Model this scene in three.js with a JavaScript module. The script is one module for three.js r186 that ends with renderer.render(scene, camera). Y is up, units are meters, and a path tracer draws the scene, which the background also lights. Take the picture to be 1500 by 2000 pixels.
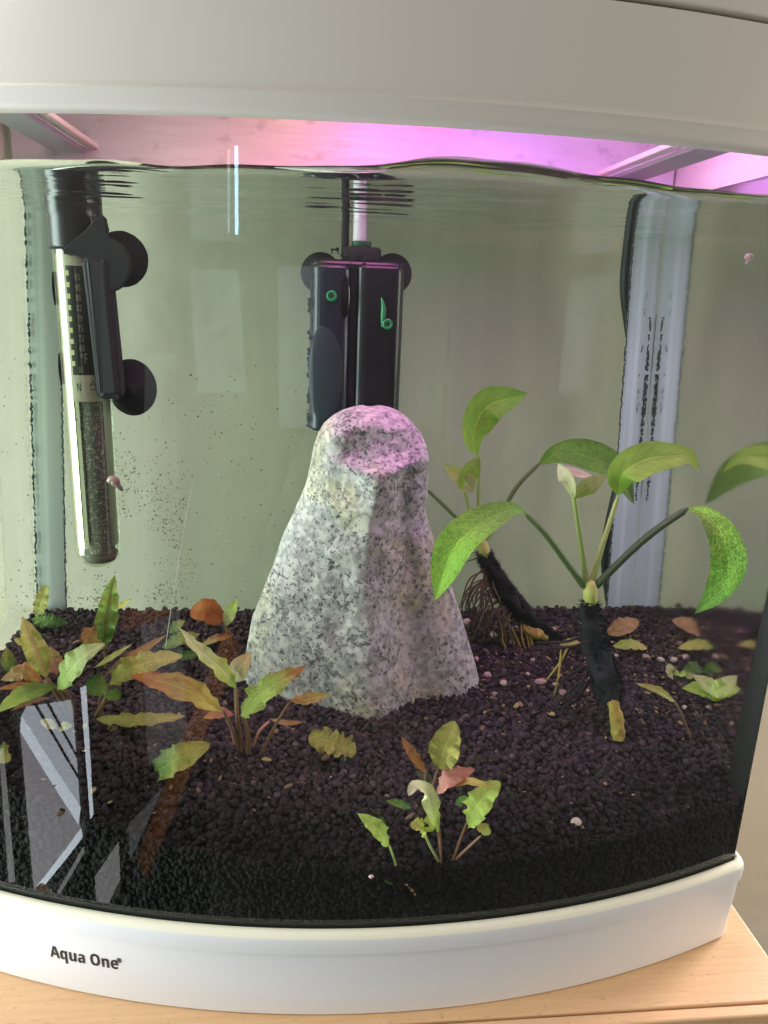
import * as THREE from 'three';
import { mergeGeometries, mergeVertices } from 'three/addons/utils/BufferGeometryUtils.js';
import { RoundedBoxGeometry } from 'three/addons/geometries/RoundedBoxGeometry.js';
import { TextGeometry } from 'three/addons/geometries/TextGeometry.js';
import { FontLoader } from 'three/addons/loaders/FontLoader.js';
import { RectAreaLightUniformsLib } from 'three/addons/lights/RectAreaLightUniformsLib.js';

// ---------------------------------------------------------------- camera, exposure, room light
const scene = new THREE.Scene();
const CAM = { p: new THREE.Vector3(-0.0538, 0.4291, 0.4114), yaw: 0.10739, pitch: 0.27694, roll: 0.0382, f: 1496.85 };
const V = (x, y, z) => new THREE.Vector3(x, y, z);
const { R, U, F } = (() => {
  const { yaw, pitch, roll } = CAM;
  const F = V(Math.sin(yaw) * Math.cos(pitch), -Math.sin(pitch), -Math.cos(yaw) * Math.cos(pitch));
  const r = V(Math.cos(yaw), 0, Math.sin(yaw)), u = r.clone().cross(F);
  return { F, R: r.clone().multiplyScalar(Math.cos(roll)).addScaledVector(u, Math.sin(roll)), U: u.clone().multiplyScalar(Math.cos(roll)).addScaledVector(r, -Math.sin(roll)) };
})();
const camera = new THREE.PerspectiveCamera(THREE.MathUtils.radToDeg(2 * Math.atan(1000 / CAM.f)), 0.75, 0.01, 30);
camera.position.copy(CAM.p);
camera.quaternion.setFromRotationMatrix(new THREE.Matrix4().makeBasis(R, U, F.clone().negate()));
scene.add(camera);
const renderer = new THREE.WebGLRenderer({ antialias: true });
renderer.setSize(768, 1024);
renderer.toneMapping = THREE.LinearToneMapping;
renderer.toneMappingExposure = 1.17;
renderer.shadowMap.enabled = true;
RectAreaLightUniformsLib.init();
{ // the rest of the room: pale ceiling, dim walls, dark floor
  const w = 64, h = 32, d = new Float32Array(w * h * 4);
  for (let y = 0; y < h; y++) for (let x = 0; x < w; x++) { const el = (y + 0.5) / h * 180 - 90, t = Math.max(0, Math.min(1, el / 60)), k = el < 0 ? 0.08 : 0.24 + 0.34 * t; d.set([k, k * 0.95, k * 0.88, 1], 4 * (y * w + x)); }
  const t = new THREE.DataTexture(d, w, h, THREE.RGBAFormat, THREE.FloatType); t.mapping = THREE.EquirectangularReflectionMapping; t.magFilter = THREE.LinearFilter; t.needsUpdate = true; scene.background = t;
}
function areaLight(name, pos, target, w, h, rgb, intensity) {
  const l = new THREE.RectAreaLight(new THREE.Color().setRGB(...rgb), intensity, w, h);
  l.name = name; l.position.copy(pos); l.lookAt(target); scene.add(l); return l;
}
const ROOM = { window: 14.5, side: 26, led: 1.35 };

// ---------------------------------------------------------------- helpers
let seed = 12345;
const rnd = () => { seed = (seed + 0x6D2B79F5) | 0; let t = Math.imul(seed ^ (seed >>> 15), 1 | seed); t = (t + Math.imul(t ^ (t >>> 7), 61 | t)) ^ t; return ((t ^ (t >>> 14)) >>> 0) / 4294967296; };
const rr = (a, b) => a + (b - a) * rnd();
const clamp = (x, a, b) => Math.min(b, Math.max(a, x)), lerp = (a, b, t) => a + (b - a) * t;
const smooth = (a, b, x) => { const t = clamp((x - a) / (b - a), 0, 1); return t * t * (3 - 2 * t); };
const hash = (x, y, z) => { let h = Math.imul(x, 374761393) ^ Math.imul(y, 668265263) ^ Math.imul(z, 2147483647 ^ 1274126177); h = Math.imul(h ^ (h >>> 13), 1274126177); h = Math.imul(h ^ (h >>> 15), 2246822519); return ((h ^ (h >>> 16)) >>> 0) / 4294967296; };
function noise(x, y, z) {
  const i = Math.floor(x), j = Math.floor(y), k = Math.floor(z); let a = x - i, b = y - j, c = z - k;
  a = a * a * (3 - 2 * a); b = b * b * (3 - 2 * b); c = c * c * (3 - 2 * c);
  const L = lerp;
  return L(L(L(hash(i, j, k), hash(i + 1, j, k), a), L(hash(i, j + 1, k), hash(i + 1, j + 1, k), a), b),
    L(L(hash(i, j, k + 1), hash(i + 1, j, k + 1), a), L(hash(i, j + 1, k + 1), hash(i + 1, j + 1, k + 1), a), b), c);
}
const fbm = (x, y, z, n = 4) => { let s = 0, a = 0.5; for (let o = 0; o < n; o++) { s += a * noise(x, y, z); x = x * 2.03 + 7.1; y = y * 2.03 + 3.7; z = z * 2.03 + 5.3; a *= 0.5; } return s; };
// a line of sight through a point of the photograph (1500 x 2000), cut with a plane or with the gravel
const sight = (px, py) => F.clone().addScaledVector(R, (px - 750) / CAM.f).addScaledVector(U, (1000 - py) / CAM.f);
const atZ = (px, py, z) => { const d = sight(px, py); return CAM.p.clone().addScaledVector(d, (z - CAM.p.z) / d.z); };
const atY = (px, py, y) => { const d = sight(px, py); return CAM.p.clone().addScaledVector(d, (y - CAM.p.y) / d.y); };
const soilH = (x, z) => {
  const front = 0.1135 + 0.75 * Math.max(0, -x - 0.01) ** 2;
  const t = clamp((0.03 - z) / 0.275, 0, 1);
  const gz = Math.sqrt(0.688 ** 2 - x * x) - 0.6488 - 0.0035 - z;
  return lerp(front, 0.149, t) - 0.010 * smooth(0.028, -0.002, gz) + 0.006 * (fbm(x * 18 + 5, 3, z * 18, 2) - 0.37);
};
const onSoil = (px, py) => {
  const d = sight(px, py); let t = (0.25 - CAM.p.y) / d.y;
  for (let i = 0; i < 900; i++) { t += 0.0008; const q = CAM.p.clone().addScaledVector(d, t); if (q.y < soilH(q.x, q.z)) return q; }
  return CAM.p.clone().addScaledVector(d, t);
};
const names = {};
const numbered = (n) => { const k = names[n] = (names[n] ?? -1) + 1; return k ? `${n}_${String(k).padStart(3, '0')}` : n; };
function thing(name, label, category, pos = V(0, 0, 0), group) {
  const o = new THREE.Group(); o.name = numbered(name); o.position.copy(pos); scene.add(o); o.updateMatrixWorld();
  o.userData = { label, category }; if (group) o.userData.group = group; return o;
}
// geometry is in world metres; it is moved into the frame of the parent
function part(name, geo, mat, parent, label) {
  const list = Array.isArray(geo) ? geo : [geo];
  const g = list.length > 1 ? mergeGeometries(list.map((q) => (q.index ? q.toNonIndexed() : q))) : list[0];
  const m = new THREE.Mesh(g, mat); m.name = name; m.castShadow = m.receiveShadow = true;
  if (parent) { const w = V(0, 0, 0); parent.getWorldPosition(w); g.translate(-w.x, -w.y, -w.z); parent.add(m); } else scene.add(m);
  if (label) m.userData.label = label; return m;
}
function struct(name, geo, mat, kind = 'structure', label) { const m = part(name, geo, mat); m.name = numbered(name); m.userData.kind = kind; if (label) m.userData.label = label; return m; }
function solo(name, geo, mat, label, category, group) { const m = part(name, geo, mat); m.name = numbered(name); m.userData.label = label; m.userData.category = category; if (group) m.userData.group = group; return m; }
const std = (r, g, b, rough = 0.6, o = {}) => new THREE.MeshPhysicalMaterial({ color: new THREE.Color().setRGB(r, g, b), roughness: rough, ...o });
function grid(nu, nv, fn, wantColor) {                                  // fn(u, v) -> {p, c?}
  const pos = [], uv = [], col = [], idx = [];
  for (let j = 0; j <= nv; j++) for (let i = 0; i <= nu; i++) {
    const q = fn(i / nu, j / nv), p = q.p ?? q; pos.push(p.x, p.y, p.z); uv.push(...(q.uv ?? [i / nu, j / nv])); if (wantColor) col.push(...q.c);
  }
  for (let j = 0; j < nv; j++) for (let i = 0; i < nu; i++) { const a = j * (nu + 1) + i, b = a + 1, c = a + nu + 1, d = c + 1; idx.push(a, b, d, a, d, c); }
  const g = new THREE.BufferGeometry();
  g.setAttribute('position', new THREE.Float32BufferAttribute(pos, 3)); g.setAttribute('uv', new THREE.Float32BufferAttribute(uv, 2));
  if (wantColor) g.setAttribute('color', new THREE.Float32BufferAttribute(col, 3));
  g.setIndex(idx); g.computeVertexNormals(); return g;
}
function tube(points, radii, seg = 24, sides = 8, wob = 0, freq = 0.5) {            // a tapered tube through world points
  const c = new THREE.CatmullRomCurve3(points), fr = c.computeFrenetFrames(seg, false);
  const rad = (t) => { if (typeof radii === 'number') return radii; const k = t * (radii.length - 1), i = Math.min(radii.length - 2, Math.floor(k)); return lerp(radii[i], radii[i + 1], k - i); };
  const sd = rr(0, 100);
  return grid(sides, seg, (u, v) => {
    const i = Math.round(v * seg), a = -u * 2 * Math.PI, p = c.getPointAt(v);
    const r = rad(v) * (v === 0 || v === 1 ? 0.35 : 1) * (1 + wob * (noise(Math.cos(a) * 1.5 + sd, Math.sin(a) * 1.5, v * seg * freq) - 0.5));
    return p.addScaledVector(fr.normals[i], Math.cos(a) * r).addScaledVector(fr.binormals[i], Math.sin(a) * r);
  });
}
const lathe = (profile, x, y, z, n = 40) => { const g = new THREE.LatheGeometry(profile.map(([r, h]) => new THREE.Vector2(r, h)), n); g.translate(x, y, z); return g; };
const box = (x0, x1, y0, y1, z0, z1, r = 0.001) => { const g = new RoundedBoxGeometry(x1 - x0, y1 - y0, z1 - z0, 2, Math.min(r, (x1 - x0) / 2.1, (y1 - y0) / 2.1, (z1 - z0) / 2.1)); g.translate((x0 + x1) / 2, (y0 + y1) / 2, (z0 + z1) / 2); return g; };
function dataTex(w, h, fn, srgb, repeat) {
  const d = new Uint8Array(w * h * 4);
  for (let y = 0; y < h; y++) for (let x = 0; x < w; x++) { const c = fn(x / w, y / h, x, y), k = 4 * (y * w + x); for (let i = 0; i < 3; i++) d[k + i] = clamp((Array.isArray(c) ? c[i] : c) * 255, 0, 255); d[k + 3] = 255; }
  const t = new THREE.DataTexture(d, w, h); t.magFilter = THREE.LinearFilter; t.minFilter = THREE.LinearFilter; t.wrapS = t.wrapT = THREE.RepeatWrapping;
  if (srgb) t.colorSpace = THREE.SRGBColorSpace; if (repeat) t.repeat.set(...repeat); t.needsUpdate = true; return t;
}

// ---------------------------------------------------------------- room: wall, cabinet
const wallBump = dataTex(1024, 1024, (u, v) => 0.6 * fbm(u * 90, v * 90, 1, 3) + 0.5 * fbm(u * 22, v * 22, 4, 2), false);
wallBump.repeat.set(1.2, 1.2);
const wallTint = dataTex(512, 512, (u, v) => { const k = 0.94 + 0.12 * (fbm(u * 7, v * 7, 9, 4) - 0.47); return [k, k * 0.995, k * 0.985]; }, false);
const wallMat = std(0.74, 0.675, 0.53, 0.85, { bumpMap: wallBump, bumpScale: 0.0016, map: wallTint });
struct('wall', (() => { const g = new THREE.BoxGeometry(3.2, 2.2, 0.1); g.translate(-0.99, 0.2, -0.35); return g; })(), wallMat);

const woodTex = dataTex(1024, 1024, (u, v) => {
  const w = fbm(u * 3, v * 7, 2, 3), ring = 0.5 + 0.5 * Math.sin((v * 16 + w * 9) * 2.1), fib = noise(u * 14, v * 420, 3), fine = noise(u * 60, v * 700, 8);
  const k = clamp(0.42 + 0.10 * ring + 0.26 * fib + 0.16 * fine + 0.3 * (w - 0.45), 0, 1), f = noise(u * 90, v * 600, 12) > 0.92 ? 0.88 : 1;
  return [lerp(0.76, 0.89, k) * f, lerp(0.60, 0.75, k) * f, lerp(0.44, 0.58, k) * f];
}, true);
woodTex.repeat.set(1 / 0.5, 1 / 0.5);
const woodMat = std(0.97, 0.91, 0.85, 0.42, { map: woodTex, bumpMap: woodTex, bumpScale: 0.0002, clearcoat: 0.25, clearcoatRoughness: 0.3 });
const metreUV = (g) => { const p = g.attributes.position, n = g.attributes.normal, uv = new Float32Array(p.count * 2); for (let i = 0; i < p.count; i++) { const up = Math.abs(n.getY(i)) > 0.5; uv[2 * i] = Math.abs(n.getX(i)) > 0.7 ? p.getZ(i) : p.getX(i); uv[2 * i + 1] = up ? p.getZ(i) : p.getY(i); } g.setAttribute('uv', new THREE.BufferAttribute(uv, 2)); return g; };
const cabinet = thing('wooden_cabinet', 'light oak cabinet top with worn front edge under the fish tank', 'cabinet', V(0, 0, -0.1));
part('top_board', metreUV(box(-0.292, 0.267, -0.0035, 0, -0.28, 0.0495, 0.0012)), woodMat, cabinet);
part('front_edge_strip', metreUV(box(-0.292, 0.2665, -0.03, -0.0008, 0.0503, 0.0585, 0.0016)), woodMat, cabinet, 'solid wood lipping along the front edge');
part('carcass', metreUV(box(-0.29, 0.2655, -0.34, -0.0037, -0.28, 0.048, 0.001)), woodMat, cabinet);

// ---------------------------------------------------------------- tank outline (plan): bowed front, straight sides
const W = 0.25, WL = 0.285, BUL = 0.0465, ARC = (W * W + BUL * BUL) / (2 * BUL);
const arcZ = (x, off = 0) => Math.sqrt((ARC + off) ** 2 - x * x) - (ARC - BUL);
const outline = (() => {                                               // [x, z, nx, nz] once round, starting at the front left corner
  const pts = [], back = -0.262, rc = 0.006;
  const aMax = Math.asin(W / ARC) - 0.009, aMin = -Math.asin(WL / ARC) + 0.009, zL = arcZ(WL) - 0.0055;
  const corner = (cx, cz, a0, a1) => { for (let i = 0; i <= 6; i++) { const a = lerp(a0, a1, i / 6); pts.push([cx + rc * Math.sin(a), cz + rc * Math.cos(a), Math.sin(a), Math.cos(a)]); } };
  for (let i = 0; i <= 72; i++) { const a = lerp(aMin, aMax, i / 72); pts.push([ARC * Math.sin(a), ARC * Math.cos(a) - (ARC - BUL), Math.sin(a), Math.cos(a)]); }
  corner(W - rc, -0.0055, aMax + 0.15, Math.PI / 2);
  for (let i = 1; i < 10; i++) pts.push([W, lerp(-0.006, back + rc, i / 10), 1, 0]);
  corner(W - rc, back + rc, Math.PI / 2, Math.PI);
  for (let i = 1; i < 10; i++) pts.push([lerp(W - rc, -WL + rc, i / 10), back, 0, -1]);
  corner(-WL + rc, back + rc, Math.PI, Math.PI * 1.5);
  for (let i = 1; i < 10; i++) pts.push([-WL, lerp(back + rc, zL, i / 10), -1, 0]);
  corner(-WL + rc, zL, Math.PI * 1.5, Math.PI * 2 + aMin - 0.15);
  pts.push(pts[0].slice()); return pts;
})();
function sweep(profile, smoothAll) {                                    // profile: [offset outward, y], swept round the outline
  const n = outline.length - 1; const gs = [];
  const seg = (a, b) => grid(n, b - a, (u, v) => { const o = outline[Math.round(u * n)], [d, y] = profile[a + Math.round(v * (b - a))]; return { p: V(o[0] + o[2] * d, y, o[1] + o[3] * d), uv: [u * 1.6, y] }; });
  if (smoothAll) gs.push(seg(0, profile.length - 1)); else for (let i = 0; i < profile.length - 1; i++) gs.push(seg(i, i + 1));
  return gs.length > 1 ? mergeGeometries(gs) : gs[0];
}
const capAt = (off, y, up) => { const s = new THREE.Shape(outline.slice(0, -1).map((o) => new THREE.Vector2(o[0] + o[2] * off, -(o[1] + o[3] * off)))); const g = new THREE.ShapeGeometry(s); g.rotateX(-Math.PI / 2); g.translate(0, y, 0); if (!up) { const i = g.index.array; for (let k = 0; k < i.length; k += 3) { const t = i[k]; i[k] = i[k + 1]; i[k + 1] = t; } g.computeVertexNormals(); } return g; };

// ---------------------------------------------------------------- aquarium: base, glass, hood
const scuff = dataTex(512, 512, (u, v) => 0.25 + 0.25 * fbm(u * 12, v * 12, 2, 4), false);
const plastic = std(0.81, 0.80, 0.785, 0.9, { roughnessMap: dataTex(512, 512, (u, v) => { return 0.42 + 0.06 * (fbm(u * 9, v * 9, 2, 4) - 0.45); }, false), clearcoat: 0.05, clearcoatRoughness: 0.3 });
const cream = std(0.84, 0.80, 0.62, 0.4);
const black = std(0.006, 0.007, 0.006, 0.6);
const tank = thing('fish_tank', 'white bow fronted glass fish tank standing on the oak cabinet', 'fish tank', V(0, 0, -0.1));
const base = part('base', [sweep([[-0.0055, 0.0012], [-0.0045, 0.0002], [-0.0038, 0.0012], [-0.0030, 0.02], [-0.0016, 0.0485], [-0.0008, 0.0497], [0, 0.0503], [0.0003, 0.0585], [-0.0002, 0.0612]], true), capAt(-0.0055, 0.0012, false), capAt(-0.0088, 0.046, true)], plastic, tank);
part('base_rim', sweep([[-0.0002, 0.0612], [-0.0012, 0.0634], [-0.0030, 0.0646], [-0.0050, 0.0646], [-0.0062, 0.0638], [-0.0066, 0.0620], [-0.0068, 0.046]], true), cream, base, 'creamy white top lip of the base');
const font = await new FontLoader().loadAsync('fonts/droid/droid_sans_bold.typeface.json');
{
  const bend = (g) => { g = g.toNonIndexed ? g : g; const p = g.attributes.position; for (let i = 0; i < p.count; i++) { const x = p.getX(i), y = p.getY(i), d = p.getZ(i); const off = -0.0030 + (y - 0.02) * 0.0491 + 0.00015 + d, o = arcZ(x, off); p.setXYZ(i, x, y, o); } g.computeVertexNormals(); return g; };
  const mk = (s, size, x, y, sx) => { const g = new TextGeometry(s, { font, size, depth: 0.0001, curveSegments: 5, bevelEnabled: false }); g.scale(sx, 1, 1); g.applyMatrix4(new THREE.Matrix4().makeShear(0, 0, 0.0, 0, 0, 0)); g.translate(x, y, 0); return bend(g); };
  part('logo', [mk('Aqua One', 0.0092, -0.2085, 0.0256, 0.737), mk('®', 0.0036, -0.1658, 0.0312, 0.9)], std(0.02, 0.017, 0.017, 0.5), base, 'black bold lettering Aqua One on the base');
}
// the black bead in which the glass stands
part('bottom_seal', sweep([[-0.0082, 0.047], [-0.0074, 0.0655], [-0.0098, 0.0660], [-0.0112, 0.060], [-0.0112, 0.047]], true), black, tank);
const GOFF = -0.0072;
const pane = (r, g, b, o = {}) => new THREE.MeshPhysicalMaterial({ color: new THREE.Color().setRGB(r, g, b), roughness: 0, transmission: 1, thickness: 0, ior: 1.5, ...o });
const gx = 0.2432, gl = 0.278, frontGlass = grid(96, 2, (u, v) => { const x = lerp(-gl, gx, u); return V(x, lerp(0.048, 0.512, v), arcZ(x, GOFF)); });
part('front_pane', frontGlass, pane(0.93, 0.965, 0.925), tank);
const GZ = arcZ(gx, GOFF), GZL = arcZ(gl, GOFF);
const cornerX = (s, y) => (s > 0 ? 0.2616 - 0.05 * (y - 0.139) : -0.2900 + 0.055 * (y - 0.156));
const BACK = -0.25;
part('back_pane', grid(1, 8, (u, v) => { const y = lerp(0.05, 0.512, v); return V(lerp(cornerX(1, y), cornerX(-1, y), u), y, BACK); }), pane(0.79, 0.885, 0.83, { map: dataTex(256, 256, (u, v) => { const k = 0.94 + 0.10 * (fbm(u * 40, v * 1.5, 2, 3) - 0.47) + 0.16 * (fbm(u * 6, v * 5, 7, 4) - 0.47); return [k * 0.99, k, k * 0.975]; }, false) }), tank);
// the sides stand between water and air: seen from inside at a slant they mirror the tank
const sideGlass = new THREE.MeshPhysicalMaterial({ color: new THREE.Color().setRGB(0.8, 0.9, 0.88), roughness: 0.09, transmission: 1, thickness: 0.01, ior: 1.38, specularColor: new THREE.Color(1, 1, 1) });
for (const s of [1, -1]) part('side_pane', grid(6, 8, (u, v) => { const y = lerp(0.05, 0.512, v), t = s > 0 ? u : 1 - u; return V(lerp(s > 0 ? gx : -gl, cornerX(s, y), t), y, lerp(s > 0 ? GZ : GZL, BACK, t)); }), s > 0 ? sideGlass : pane(0.84, 0.92, 0.84, { ior: 1.7 }), tank, s > 0 ? 'right side pane' : 'left side pane');
const streakTex = dataTex(128, 256, (u, v) => { const k = 0.86 + 0.26 * (noise(u * 6, v * 1.2, 3) - 0.5) + (u > 0.35 && u < 0.5 ? 0.12 : 0) - 0.25 * smooth(0.55, 1, v); return [k, k, k * lerp(1.05, 0.92, v)]; }, false);  // streaks, with the lit foot painted brighter and the top darker
// corner posts: grey plastic strips with algae along their edges
const algaeDark = std(0.035, 0.05, 0.045, 0.9);
for (const s of [1, -1]) {
  const wS = 0.026, strip = grid(6, 40, (u, v) => { const y = lerp(0.06, 0.505, v), c = cornerX(s, y); return V(s > 0 ? lerp(c - wS, c - 0.0005, u) : lerp(c + 0.0005, c + wS, u), y, BACK + 0.0025 + 0.001 * Math.sin(u * Math.PI)); });
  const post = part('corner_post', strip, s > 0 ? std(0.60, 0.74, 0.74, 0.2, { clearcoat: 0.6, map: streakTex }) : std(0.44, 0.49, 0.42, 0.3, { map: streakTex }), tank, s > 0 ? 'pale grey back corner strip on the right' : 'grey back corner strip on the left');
  const edge = [];
  const line = (dx, y0, y1, w, dens) => { for (let y = y0; y < y1; y += 0.0011) if (rnd() < dens) { const g = new THREE.IcosahedronGeometry(1, 1); const r = w * rr(0.5, 1.1); g.scale(r, rr(0.0010, 0.0022), r * 0.5); g.translate(cornerX(s, y) + (s > 0 ? -dx : dx) + rr(-0.0007, 0.0007), y, BACK + 0.0042); edge.push(g); } };
  line(wS, 0.15, 0.49, 0.0006, 0.95); if (s > 0) { for (let k = 0; k < 4; k++) line(rr(0.003, 0.0065), rr(0.25, 0.30), rr(0.36, 0.42), rr(0.0004, 0.0011), 0.35); line(0.011, 0.33, 0.44, 0.0005, 0.15); } else line(0.0015, 0.16, 0.48, 0.0009, 0.4);
  part('algae_line', edge, algaeDark, post).userData.kind = 'stuff';
}
part('corner_bead', grid(4, 20, (u, v) => V(lerp(-gl + 0.001, -0.252, u), lerp(0.066, 0.5, v), lerp(GZL, arcZ(-0.252, GOFF), u) - 0.0012)), black, tank, 'added black strip shielding the left front corner');  // unseen strip added to keep side light off the gravel there
part('corner_bead', [grid(4, 20, (u, v) => V(gx - 0.0012 - 0.003 * Math.sin(u * 1.5), lerp(0.066, 0.5, v), lerp(GZ - 0.0005, GZ - 0.0165 + 0.012 * smooth(0.0, 1, v), u)))], black, tank, 'black sealant in the right front corner');

// hood
const hoodMat = std(0.66, 0.61, 0.535, 0.45, { clearcoat: 0.1, clearcoatRoughness: 0.35 });
const hood = part('hood', sweep([[-0.0020, 0.60], [-0.0030, 0.5125], [-0.0022, 0.5012], [-0.0005, 0.5002], [0.0048, 0.5002], [0.0064, 0.5014], [0.0068, 0.5035], [0.0068, 0.5082], [0.0073, 0.5090], [0.0071, 0.5098], [0.0060, 0.5105], [0.0056, 0.5125], [0.0044, 0.53], [0.0028, 0.5536], [0.0016, 0.5546], [-0.0022, 0.5549]], true), hoodMat, tank, 'white plastic hood with a raised lip');
part('lid_gap', sweep([[-0.0022, 0.5542], [-0.0022, 0.5572]], true), std(0.12, 0.11, 0.10, 0.8), hood, 'dark seam under the lid');
part('lid', [sweep([[-0.0022, 0.5563], [0.0016, 0.5566], [0.0026, 0.5578], [0.0004, 0.59], [-0.004, 0.612], [-0.012, 0.620], [-0.03, 0.6225]], true), capAt(-0.03, 0.6225, true), capAt(-0.0022, 0.599, false)], hoodMat, tank, 'white lid over the hood');
// ledges that carry the cover glass inside the hood
const ledgeMat = std(0.70, 0.62, 0.52, 0.4, { roughnessMap: scuff });
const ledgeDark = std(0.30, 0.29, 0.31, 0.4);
for (const [x, s] of [[0.183, 1], [-0.216, -1]]) {
  part('cover_ledge', box(x - 0.004, x + 0.004, 0.527, 0.531, -0.245, -0.01, 0.001), ledgeMat, hood);
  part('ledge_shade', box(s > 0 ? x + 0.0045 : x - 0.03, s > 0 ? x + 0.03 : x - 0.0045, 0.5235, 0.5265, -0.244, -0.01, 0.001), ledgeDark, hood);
}
part('added_led_shield', box(-0.25, 0.235, 0.504, 0.510, -0.2485, -0.190, 0.001), hoodMat, hood);  // unseen ledge added to keep LED light off the back wall
part('inner_back', grid(60, 12, (u, v) => { const x = lerp(-0.275, 0.245, u), y = lerp(0.5115, 0.59, v); return V(x, y, -0.2425 + 0.0016 * (fbm(x * 30, y * 70, 2, 3) - 0.44)); }), std(0.50, 0.47, 0.50, 0.30, { map: dataTex(512, 128, (u, v) => { const n = fbm(u * 16, v * 5, 3, 4), k = 0.92 + 0.16 * (n - 0.45) - 0.22 * smooth(0.56, 0.72, fbm(u * 40, v * 9, 8, 3)); return [k, k * 0.99, k * 0.97]; }, false), bumpMap: scuff, bumpScale: 0.002 }), hood, 'wet stained inner back wall');
// LED modules under the lid: each a glowing plate and a light of its size
const LEDS = [[-0.165, -0.07, [1, 0.82, 0.84], 8], [-0.20, 0.0, [0.95, 1, 0.80], 8], [-0.07, -0.155, [1, 0.55, 0.22], 6], [0.02, -0.16, [1, 0.22, 0.78], 10], [0.11, -0.155, [0.46, 0.22, 1], 8], [0.20, -0.145, [1, 0.36, 0.90], 5], [0.14, -0.03, [0.72, 0.26, 1], 30], [0.0, -0.09, [1, 0.26, 0.74], 18]];
for (const [x, z, c, k] of LEDS) {
  const led = part('led_lamp', box(x - 0.042, x + 0.042, 0.581, 0.587, z - 0.030, z + 0.030, 0.001), std(0.7, 0.7, 0.7, 0.4), hood);
  part('led_lens', box(x - 0.040, x + 0.040, 0.5795, 0.5808, z - 0.028, z + 0.028, 0.0004), new THREE.MeshStandardMaterial({ color: 0x222222, emissive: new THREE.Color().setRGB(...c), emissiveIntensity: 1.0 }), led);
  areaLight('led_light', V(x, 0.5785, z), V(x, 0.0, z + 0.0001), 0.080, 0.056, c, k * ROOM.led);
}

// ---------------------------------------------------------------- water surface, seen from below
const WY = 0.4832;
const ripple = (x, z) => { const cl = (cx, cz, r) => Math.exp(-((x - cx) ** 2 + (z - cz) ** 2) / (r * r)); return 0.0011 * (1 + 3.6 * cl(-0.012, -0.19, 0.07) + 3.6 * cl(-0.21, -0.18, 0.07)) * (fbm(x * 17, 1, z * 70, 2) - 0.37) + 0.0013 * (fbm(x * 9, 5, z * 22, 2) - 0.37) * (0.5 + cl(0.05, 0.0, 0.14)); };
const LINE = [[-0.3, -0.0018], [-0.195, -0.0015], [-0.146, -0.0017], [-0.1, -0.0021], [-0.045, -0.0014], [-0.02, 0.0025], [0.006, 0.0058], [0.039, 0.0055], [0.064, 0.0048], [0.09, 0.0018], [0.1175, 0], [0.146, 0.0003], [0.1775, 0.0012], [0.3, 0]];
const lineY = (x) => { let s = 0; for (let k = -2; k <= 2; k++) { const q = x + k * 0.006; let i = 0; while (i < LINE.length - 2 && LINE[i + 1][0] < q) i++; s += lerp(LINE[i][1], LINE[i + 1][1], clamp((q - LINE[i][0]) / (LINE[i + 1][0] - LINE[i][0]), 0, 1)); } return s / 5 - 0.0052 + 0.0007 * Math.sin(x * 70) + 0.0004 * Math.sin(x * 131 + 1); };
const waterMat = new THREE.MeshPhysicalMaterial({ color: 0xffffff, roughness: 0, transmission: 1, thickness: 0.01, ior: 1.333 });
struct('water', grid(240, 260, (u, v0) => {
  const v = 1 - v0, s = v, front = Math.pow(s, 1.6);
  const z0 = BACK + 0.0005, y0 = WY, xl = lerp(cornerX(-1, y0), -gl, front), xr = lerp(cornerX(1, y0), gx, front);
  const x = lerp(xl + 0.0004, xr - 0.0004, u), zf = arcZ(clamp(x, -gl, gx), GOFF) - 0.0004, z = lerp(z0, zf, 1 - Math.pow(1 - v, 1.8));
  const d = zf - z, men = Math.exp(-d / 0.0065);
  return V(x, WY + ripple(x, z) * (1 - men) + lineY(x) * Math.exp(-d / 0.028) + 0.0060 * men, z);
}), waterMat);

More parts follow.
